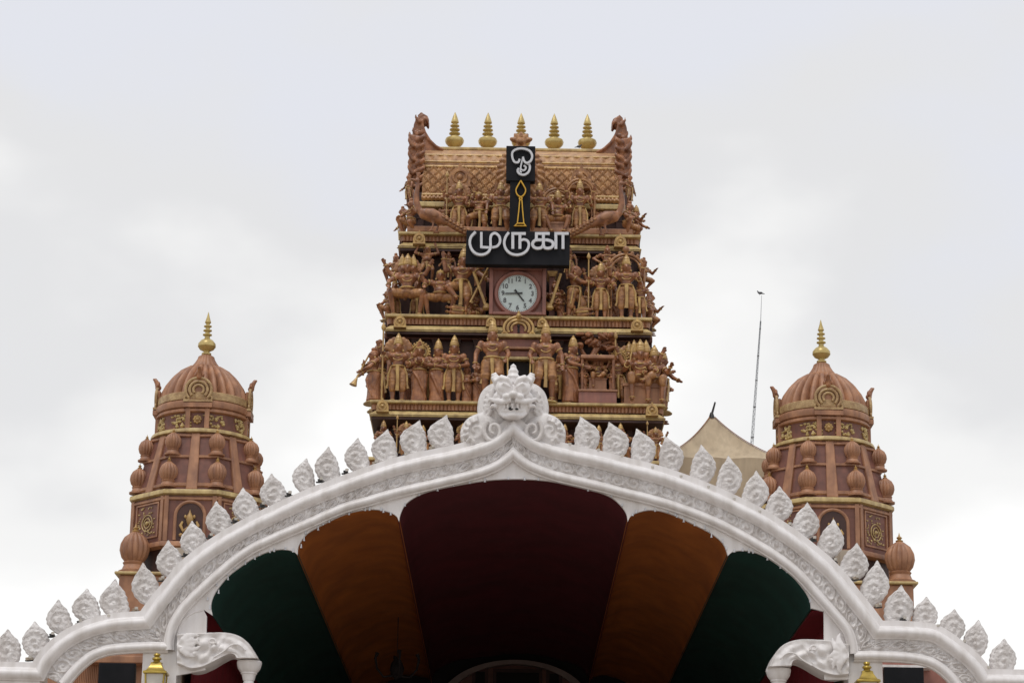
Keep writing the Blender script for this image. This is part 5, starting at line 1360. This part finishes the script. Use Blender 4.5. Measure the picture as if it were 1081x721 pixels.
# ================================================================== DOMED SIDE TOWERS
YT = 46.0
def domed_tower(sgn, lab, dv):
    ux = sgn*322.7+(.8 if sgn > 0 else 0)
    q = ppm(542+ux, 450, YT)
    ax = P(ux, 333, YT).x
    t = thing('domed_tower', lab, 'tower', (ax, YT, 0), 'domed side towers')
    sh_ = lambda y: 0 if y < 388 else (10*(y-388)/28 if y < 416 else (10+3*(y-416)/104 if y < 520 else 13))
    Zv = lambda y: P(ux, y+4+dv+sh_(y), YT).z
    C0 = Vector((ax, YT, 0))
    OCT = math.radians(-67.5)
    def L(prof, name, mat, parent=t, seg=48, **kw):
        return MB().lathe([(r*q, Zv(y)) for r, y in prof], C0, seg, **kw).build(name, mat, parent)
    # finial
    L([(0,330),(.4,331),(1.6,336),(3.4,341.5),(2,343),(2,344),(4.2,345),(4.2,346),(2.2,347),(2.2,348.5),(4.6,349.5),(4.6,350.5),(2.4,351.5),(2.4,353),(4.9,354),(4.9,355),(2.6,356),(3,358.5),(6.5,360.5),(9.3,364),(9.6,367),(7.4,370),(3.4,372),(3.2,373),(5.2,374),(5.2,375.5),(3.4,376.5),(4,379)], 'finial', M['brass'], seg=24)
    dome = L([(5,376),(8.5,378),(9.5,381),(12,385),(14.5,388),(15,389.5)], 'dome_cap', M['terra'], seg=96, flute=16, depth=.06)
    dome = L([(13,388.3),(19,389.5),(27,393),(35,398.5),(41.5,405),(45.5,411),(47,416)], 'dome', M['terra'], seg=312, flute=26, depth=.17)
    L([(46.5,415.5),(48.4,416.5),(48.8,420),(48.6,423.5),(47.5,424)], 'gold_band', M['bronze'], dome, seg=64)
    L([(47.5,424.1),(49.5,425),(50.4,428),(49.4,431.5),(46,433),(45.5,436)], 'ring_moulding', M['terra'], seg=64)
    drum = L([(45.5,436.1),(45.5,453.2)], 'drum', M['panel'], seg=64)
    L([(48,432.8),(49.2,434),(49.2,436),(46,437.2)], 'drum_cornice', M['terra'], seg=64)
    # foliage relief on the drum
    rn = random.Random(5)
    for a0 in [math.radians(d) for d in range(-180, 180, 45)]:
        a0 += math.radians(22.5); fo = MB()
        for i in range(38):
            a = a0+rn.uniform(-.24, .24); y = rn.uniform(439, 450.5)
            fo.ell(Vector((ax+45.8*q*math.cos(a), YT+45.8*q*math.sin(a), Zv(y))), (rn.uniform(1.2,2.6)*q, rn.uniform(1.2,2.6)*q, rn.uniform(.8,2)*q), 7, 5)
        fo.build('foliage_relief', M['paleold'], drum)
    for d in range(-180, 180, 90):                 # paired pilasters, star medallion and horseshoe gable at the four sides
        a = math.radians(d-90); n = Vector((math.cos(a), math.sin(a), 0)); s = Vector((-math.sin(a), math.cos(a), 0)); 
        g_ = thing_child('gable', t)
        pm = MB()
        for k in (-10, 10): pm.obox(C0+n*46*q+s*k*q+Vector((0,0,(Zv(433)+Zv(453))/2)), s*2.4*q, n*2.6*q, Vector((0,0,(Zv(433)-Zv(453))/2)))
        pm.obox(C0+n*47*q+Vector((0,0,(Zv(428)+Zv(432.5))/2)), s*15*q, n*4.6*q, Vector((0,0,(Zv(428)-Zv(432.5))/2)))
        pm.build('pilasters', M['terra'], g_, smooth=False)
        st = MB()
        for i in range(8):
            b_ = 2*PI*i/8; dv_ = s*math.cos(b_)+Vector((0,0,1))*math.sin(b_)
            st.ell(C0+n*46.5*q+Vector((0,0,Zv(444)))+dv_*3.2*q, 1.7*q, 8, 6)
        st.ell(C0+n*46.8*q+Vector((0,0,Zv(444))), 2.4*q, 8, 6); st.build('star', M['gold'], g_)
        kb = MB(); kc_ = C0+n*49.2*q+Vector((0,0,Zv(415)))
        for R_, rr in ((13.5,1.6),(9.4,1.6),(5.4,1.4)):
            kb.tube([kc_+s*R_*q*math.cos(b_)+Vector((0,0,R_*q*.95*math.sin(b_))) for b_ in [-.75+(PI+1.5)*i/22 for i in range(23)]], rr*q, 8)
        for k in (-1, 1):
            kb.torus(kc_+s*k*12*q-Vector((0,0,9*q)), 2.4*q, 1.1*q, n, 12, 6)
        kb.obox(kc_-Vector((0,0,12*q)), s*15*q, n*2.4*q, Vector((0,0,1.2*q)))
        kb.build('horseshoe', M['bronze'], g_)
        kp = MB(); kp.obox(kc_-n*2.8*q-Vector((0,0,2*q)), s*12*q, n*1.6*q, Vector((0,0,10.5*q))); kp.build('gable_back', M['terra'], g_, smooth=False, bevel=.03)
        lf = MB()
        for i in range(5):
            b_ = PI*(.1+.8*i/4); lf.ell(kc_+Vector((0,0,14.5*q))+s*4*q*math.cos(b_)+Vector((0,0,4*q*math.sin(b_))), (1.8*q, 1.8*q, 2.6*q), 8, 6)
        lf.ell(kc_+Vector((0,0,14*q)), 3.4*q, 8, 6); lf.tube([kc_+Vector((0,0,13*q)), kc_+n*1.5*q+Vector((0,0,19*q)), kc_+n*4*q+Vector((0,0,23*q)), kc_+n*6*q+Vector((0,0,23.5*q))], [3*q,2.6*q,2*q,.8*q], 8)
        lf.build('leaf_crown', M['cloth2'], g_)
    L([(48,452.8),(53,454.2),(54,456),(54,457.6),(50,458.6)], 'upper_cornice', M['paleold'], seg=64)
    ta = L([(53.5,458.5),(69,519)], 'tapered_stage', M['panel'], seg=8, phase=OCT)
    ta.data.polygons.foreach_set('use_smooth', [False]*len(ta.data.polygons))
    L([(60,482),(62.2,482.6),(62.2,484.6),(59.5,485.4)], 'middle_ledge', M['terra'], seg=8, phase=OCT)
    for d in range(0, 360, 45):
        a = math.radians(d-90); n = Vector((math.cos(a), math.sin(a), 0)); s = Vector((-math.sin(a), math.cos(a), 0))
        p0, p1 = C0+n*50.4*q+Vector((0,0,Zv(458.8))), C0+n*64.6*q+Vector((0,0,Zv(518.5)))
        MB().add([p0-s*4.4*q-n*2*q, p0+s*4.4*q-n*2*q, p0+s*4.4*q+n*1.6*q, p0-s*4.4*q+n*1.6*q, p1-s*6*q-n*2*q, p1+s*6*q-n*2*q, p1+s*6*q+n*1.8*q, p1-s*6*q+n*1.8*q],
            [(0,1,2,3),(7,6,5,4),(0,4,5,1),(1,5,6,2),(2,6,7,3),(3,7,4,0)]).build('rib', M['terra'], t, smooth=False, bevel=.02)
    def onion(r, c, parent, tip=True):
        m = MB(); m.lathe([(r*.98*q,-1.72*r*q),(r*1.0*q,-1.55*r*q),(r*.78*q,-1.45*r*q),(r*.66*q,-1.15*r*q),(r*.74*q,-1.0*r*q),(r*.62*q,-.9*r*q)], c, 28)
        m.lathe([(r*.62*q,-.92*r*q),(r*.86*q,-.62*r*q),(r*1.0*q,-.15*r*q),(r*.96*q,.25*r*q),(r*.74*q,.68*r*q),(r*.36*q,.98*r*q),(r*.14*q,1.12*r*q),(0,1.16*r*q)], c, 84, 14, .12)
        o = m.build('small_dome', M['terra'], parent)
        MB().lathe([(r*.2*q,1.04*r*q),(r*.26*q,1.14*r*q),(r*.1*q,1.22*r*q),(r*.2*q,1.34*r*q),(r*.07*q,1.45*r*q),(0,1.72*r*q)], c, 10).build('gold_tip', M['gold'], o)
    for d in range(0, 360, 45):
        for da in ((22.5),):
            a = math.radians(d+da-90); n = Vector((math.cos(a), math.sin(a), 0))
            onion(8.6, C0+n*59*q+Vector((0,0,Zv(468.5))), t); onion(9.8, C0+n*65*q+Vector((0,0,Zv(500))), t)
    L([(54.2,459.6),(56.6,460.6),(56.6,462.2),(54.8,463.4)], 'neck_moulding', M['terra'], seg=8, phase=OCT)
    L([(66.8,511),(69.6,512),(69.8,514.6),(68.2,516)], 'foot_moulding', M['terra'], seg=8, phase=OCT)
    L([(70.4,526),(72,527),(72,529),(70.3,530)], 'panel_moulding', M['terra'], seg=8, phase=OCT)
    L([(66,517.5),(73,518.8),(74,520.5),(74,523.2),(69,525)], 'lower_cornice', M['paleold'], seg=8, phase=OCT, )
    bx = L([(70,525),(70,572)], 'panel_stage', M['panel'], seg=8, phase=OCT)
    bx.data.polygons.foreach_set('use_smooth', [False]*len(bx.data.polygons))
    for d in range(0, 360, 45):
        a = math.radians(d-90); n = Vector((math.cos(a), math.sin(a), 0)); s = Vector((-math.sin(a), math.cos(a), 0)); f0 = C0+n*64.7*q
        for k in (-24.5, 24.5):
            MB().obox(f0+s*k*q+Vector((0,0,(Zv(525.2)+Zv(571.8))/2)), s*2.2*q, n*1.8*q, Vector((0,0,(Zv(525.2)-Zv(571.8))/2))).build('corner_strip', M['terra'], bx, smooth=False)
        if d % 90 == 0:                            # arched niche with a gold emblem
            nm_ = MB(); z0, z1 = Zv(571), Zv(546)
            nm_.tube([f0-s*15*q+Vector((0,0,z0)), f0-s*15*q+Vector((0,0,z1))]+[f0+s*15*q*-math.cos(b_)+Vector((0,0,z1+15*q*math.sin(b_))) for b_ in [PI*i/14 for i in range(1, 14)]]+[f0+s*15*q+Vector((0,0,z1)), f0+s*15*q+Vector((0,0,z0))], 2.0*q, 8)
            nm_.build('niche_arch', M['terra'], bx)
            pts = [f0-s*13.5*q+Vector((0,0,z0))]+[f0+s*13.5*q*-math.cos(b_)+Vector((0,0,z1+13.5*q*math.sin(b_))) for b_ in [PI*i/14 for i in range(15)]]+[f0+s*13.5*q+Vector((0,0,z0))]
            k_ = len(pts); MB().add([p+n*.3*q for p in pts]+[p+n*.6*q for p in pts], [tuple(range(k_)), tuple(range(2*k_-1, k_-1, -1))]+[(i,(i+1)%k_,(i+1)%k_+k_,i+k_) for i in range(k_)]).build('niche_back', M['terradark'], bx, smooth=False)
            em = MB(); e0 = f0+n*2*q
            em.lathe([(1.2*q,0),(2.2*q,3*q),(4*q,8*q),(3.4*q,11*q),(1.4*q,15*q),(0,19*q)], e0+Vector((0,0,Zv(558))), 10, sx=1, sy=1)
            for k in (-1, 1):
                em.tube([e0+s*k*1*q+Vector((0,0,Zv(558))), e0+s*k*6*q+Vector((0,0,Zv(562))), e0+s*k*9*q+Vector((0,0,Zv(556))), e0+s*k*7*q+Vector((0,0,Zv(552)))], [1.6*q,2*q,1.8*q,1*q], 8)
                em.ell(e0+s*k*8*q+Vector((0,0,Zv(566))), (2.6*q,2.6*q,2*q), 8, 6); em.ell(e0+s*k*4.5*q+Vector((0,0,Zv(547))), (1.4*q,1.4*q,2*q), 8, 6)
            em.ell(e0+Vector((0,0,Zv(567))), (4*q,3*q,3*q), 10, 6); em.build('gold_emblem', M['gold'], bx)
        else:                                      # square panel with incised gold tracery
            pf = MB(); zc_, zh = (Zv(531)+Zv(566))/2, (Zv(531)-Zv(566))/2
            for k in (-1, 1):
                pf.obox(f0+s*k*18*q+n*.5*q+Vector((0,0,zc_)), s*.8*q, n*.7*q, Vector((0,0,zh))); pf.obox(f0+n*.5*q+Vector((0,0,zc_+k*zh)), s*18.8*q, n*.75*q, Vector((0,0,.8*q)))
            pf.build('panel_frame', M['terra'], bx, smooth=False)
            tr_ = MB(); rn = random.Random(9)
            for i in range(46):
                x_, y_ = rn.uniform(-15,15), rn.uniform(-.85,.85)
                tr_.ell(f0+s*x_*q+n*.4*q+Vector((0,0,zc_+y_*zh)), (rn.uniform(.5,1.5)*q,)*2+(rn.uniform(.4,1.4)*q,), 6, 5)
            for r_ in (5, 8.5):
                tr_.torus(f0+n*.6*q+Vector((0,0,zc_-2*q)), r_*q, .6*q, n, 20, 5)
            tr_.ell(f0+n*.5*q+Vector((0,0,zc_-2*q)), 2.2*q, 8, 6)
            tr_.build('tracery', M['paleold'], bx)
    L([(68,571.5),(73.5,572.5),(74.5,575),(74.5,577.5),(70,579)], 'base_cornice', M['terra'], seg=8, phase=OCT)
    # square base with four big corner domes
    zb_ = Zv(608)
    hb = 62*q
    L([(66,579),(67,616)], 'base_stage', M['recess'], seg=8, phase=OCT)
    MB().box(ax-hb*1.10, ax+hb*(1.28 if sgn > 0 else 1.10), YT-hb*1.10, YT+hb*1.10, 0, zb_).build('base_block', M['terra'], t, smooth=False, bevel=.03)
    MB().box(ax-hb*1.17, ax+hb*(1.35 if sgn > 0 else 1.17), YT-hb*1.17, YT+hb*1.17, zb_, zb_+3*q).build('base_slab', M['paleold'], t, smooth=False, bevel=.02)
    for sx in (-1, 1):
        for sy in (-1, 1):
            onion(15.5, Vector((ax+sx*hb*(1.10 if sgn > 0 and sx > 0 else .90), YT+sy*hb*.90, zb_+3*q+15.5*1.72*q)), t)
    return t
domed_tower(-1, 'ribbed terracotta dome tower with onion domes, on the side without the tent', 0)
domed_tower(1, 'ribbed terracotta dome tower with onion domes, next to the beige tent and mast', -1.5)

# ================================================================== BACKGROUND: hall, tent, mast, birds
YN = 50.2
pk = at(751.3, 437.5, YN)
tn = thing('tent', 'beige canvas tent roof with a peaked top between the tall tower and a dome tower', 'tent', (pk.x, YN, 0))
m = MB(); q = ppm(752, 460, YN); hx0, hx1 = 64*q, 84*q
rows = []
nU, nV = 64, 34
for i in range(nV+1):
    t_ = min(1, i/26); row = []
    for j in range(nU):
        a = 2*PI*j/nU+PI/4; ca, sa = math.cos(a), math.sin(a); k_ = 1/max(abs(ca), abs(sa))
        X, Yy = ca*k_, sa*k_
        w_ = hx1 if X > 0 else hx0
        corner = abs(abs(ca)-abs(sa))
        z = pk.z-58*q*(1-(1-t_)**2)-(0 if i <= 26 else (i-26)*.24)
        z += .07*math.exp(-(corner/.18)**2)*math.sin(PI*t_)+.014*math.sin(j*1.3+t_*7)*t_
        fl = 1+(.012*math.sin(j*2.6) if i > 26 else 0)
        row.append(Vector((pk.x+X*w_*t_*fl, YN+Yy*.95*t_*fl, z)))
    rows.append(row+[row[0]])
ze = pk.z-58*q
m.grid(rows)
tf = m.build('canvas', M['tent'], tn); md = tf.modifiers.new('solid', 'SOLIDIFY'); md.thickness = .012
sm_ = MB()
for j in (0, 16, 32, 48): sm_.tube([r[j]+Vector((0,-.015,.012)) for r in rows[1:27]], .010, 6)
sm_.build('seam', M['cloth2'], tn)
tp = at(755, 424.5, YN)
MB().tube([Vector((pk.x, YN, 0)), Vector((pk.x, YN, pk.z-.05)), Vector((pk.x+.01, YN, pk.z+.03)), Vector((tp.x, YN, tp.z))], [.04,.035,.025,.018], 8).build('centre_pole', M['dark'], tn)
MB().lathe([(.07,-.08),(.05,-.02),(.035,.03),(.02,.05)], pk, 16).build('peak_cap', M['dark'], tn)
for X, Yy in ((-1,-1),(1,-1),(1,1),(-1,1)):
    c = Vector((pk.x+X*(hx1 if X > 0 else hx0)*.98, YN+Yy*.93, 0)); MB().tube([c, c+Vector((0,0,ze))], .04, 8).build('corner_pole', M['grey'], tn)
# slender lattice mast
YM = 75.0
b0, b1, b2 = at(791.5, 500, YM), at(803.0, 339, YM), at(804.0, 312, YM)
mt = thing('radio_mast', 'thin grey lattice mast rising behind the beige tent', 'mast', (b0.x, YM, 0))
q = ppm(800, 400, YM); dirm = (b1-b0).normalized(); g0 = b0-dirm*(b0.z/dirm.z)
for k, (dx, dy) in enumerate(((-1.5, 0), (1.5, 0), (0, 1.6))):
    MB().tube([g0+Vector((dx*q, dy*q, 0)), b0+Vector((dx*q, dy*q, 0)), b1+Vector((dx*q*.35, dy*q*.35, 0))], [.30*q,.30*q,.26*q], 6).build('leg', M['grey'], mt)
lt = MB()
n = 60
for i in range(n):
    t0, t1 = i/n, (i+1)/n; s0, s1 = 1.5*q*(1-.65*t0), 1.5*q*(1-.65*t1)
    p0, p1 = b0.lerp(b1, t0), b0.lerp(b1, t1); k = 1 if i % 2 else -1
    lt.tube([p0+Vector((s0*k,0,0)), p1+Vector((-s1*k,0,0))], .10*q, 4); lt.tube([p0+Vector((s0*k,0,0)), p1+Vector((0,s1*1.05,0))], .10*q, 4)
lt.build('lattice', M['grey'], mt)
for y in (347, 376, 402, 430, 462):
    t_ = (y-500)/(339-500); p = b0.lerp(b1, t_); MB().lathe([(2.0*q*(1-.6*t_),-.5*q),(2.2*q*(1-.5*t_),0),(2.0*q*(1-.6*t_),.5*q)], p, 12).build('collar', M['grey'], mt)
MB().tube([b1, b2], [.35*q,.2*q], 6).build('whip', M['grey'], mt)
# birds
def bird(c, s, lab, ang):
    t = thing('bird', lab, 'bird', c); r = Matrix.Rotation(ang, 3, 'Z'); m = MB(); c = Vector(c)
    V = lambda x, y, z: c+r @ Vector((x*s, y*s, z*s))
    m.tube([V(-.62,0,.20),V(-.35,0,.26),V(-.1,0,.33),V(.14,0,.42),V(.26,0,.54),V(.30,0,.64)], [.05*s,.10*s,.17*s,.165*s,.10*s,.08*s], 12)
    m.ell(V(.32,0,.68), .095*s, 12, 8); m.tube([V(.40,0,.68), V(.50,0,.66)], [.03*s,.008*s], 8)
    m.tube([V(-.3,0,.25), V(-.62,0,.16), V(-.8,0,.12)], [.07*s,.06*s,.045*s], 8)
    for k in (-1, 1):
        m.ell(V(-.12,.13*k,.34), (.30*s,.05*s,.13*s), 10, 8, r @ Matrix.Rotation(.25, 3, 'Y'))
        m.tube([V(.0,.06*k,.22), V(.02,.06*k,.02)], [.028*s,.018*s], 6); m.tube([V(.0,.06*k,.02), V(.1,.07*k,.01)], [.018*s,.012*s], 6)
    put('body', remesh(m, 'bird_body', .022*s, M['bird'], 1), t, -t.location)
bird(at(611.5, 157.3, 50.55), .14, 'dark pigeon perched on the roof ridge beside a brass finial', .3)
bird(b2-Vector((.06,0,0)), .10*2.2, 'small dark bird perched on the tip of the lattice mast', 2.6)
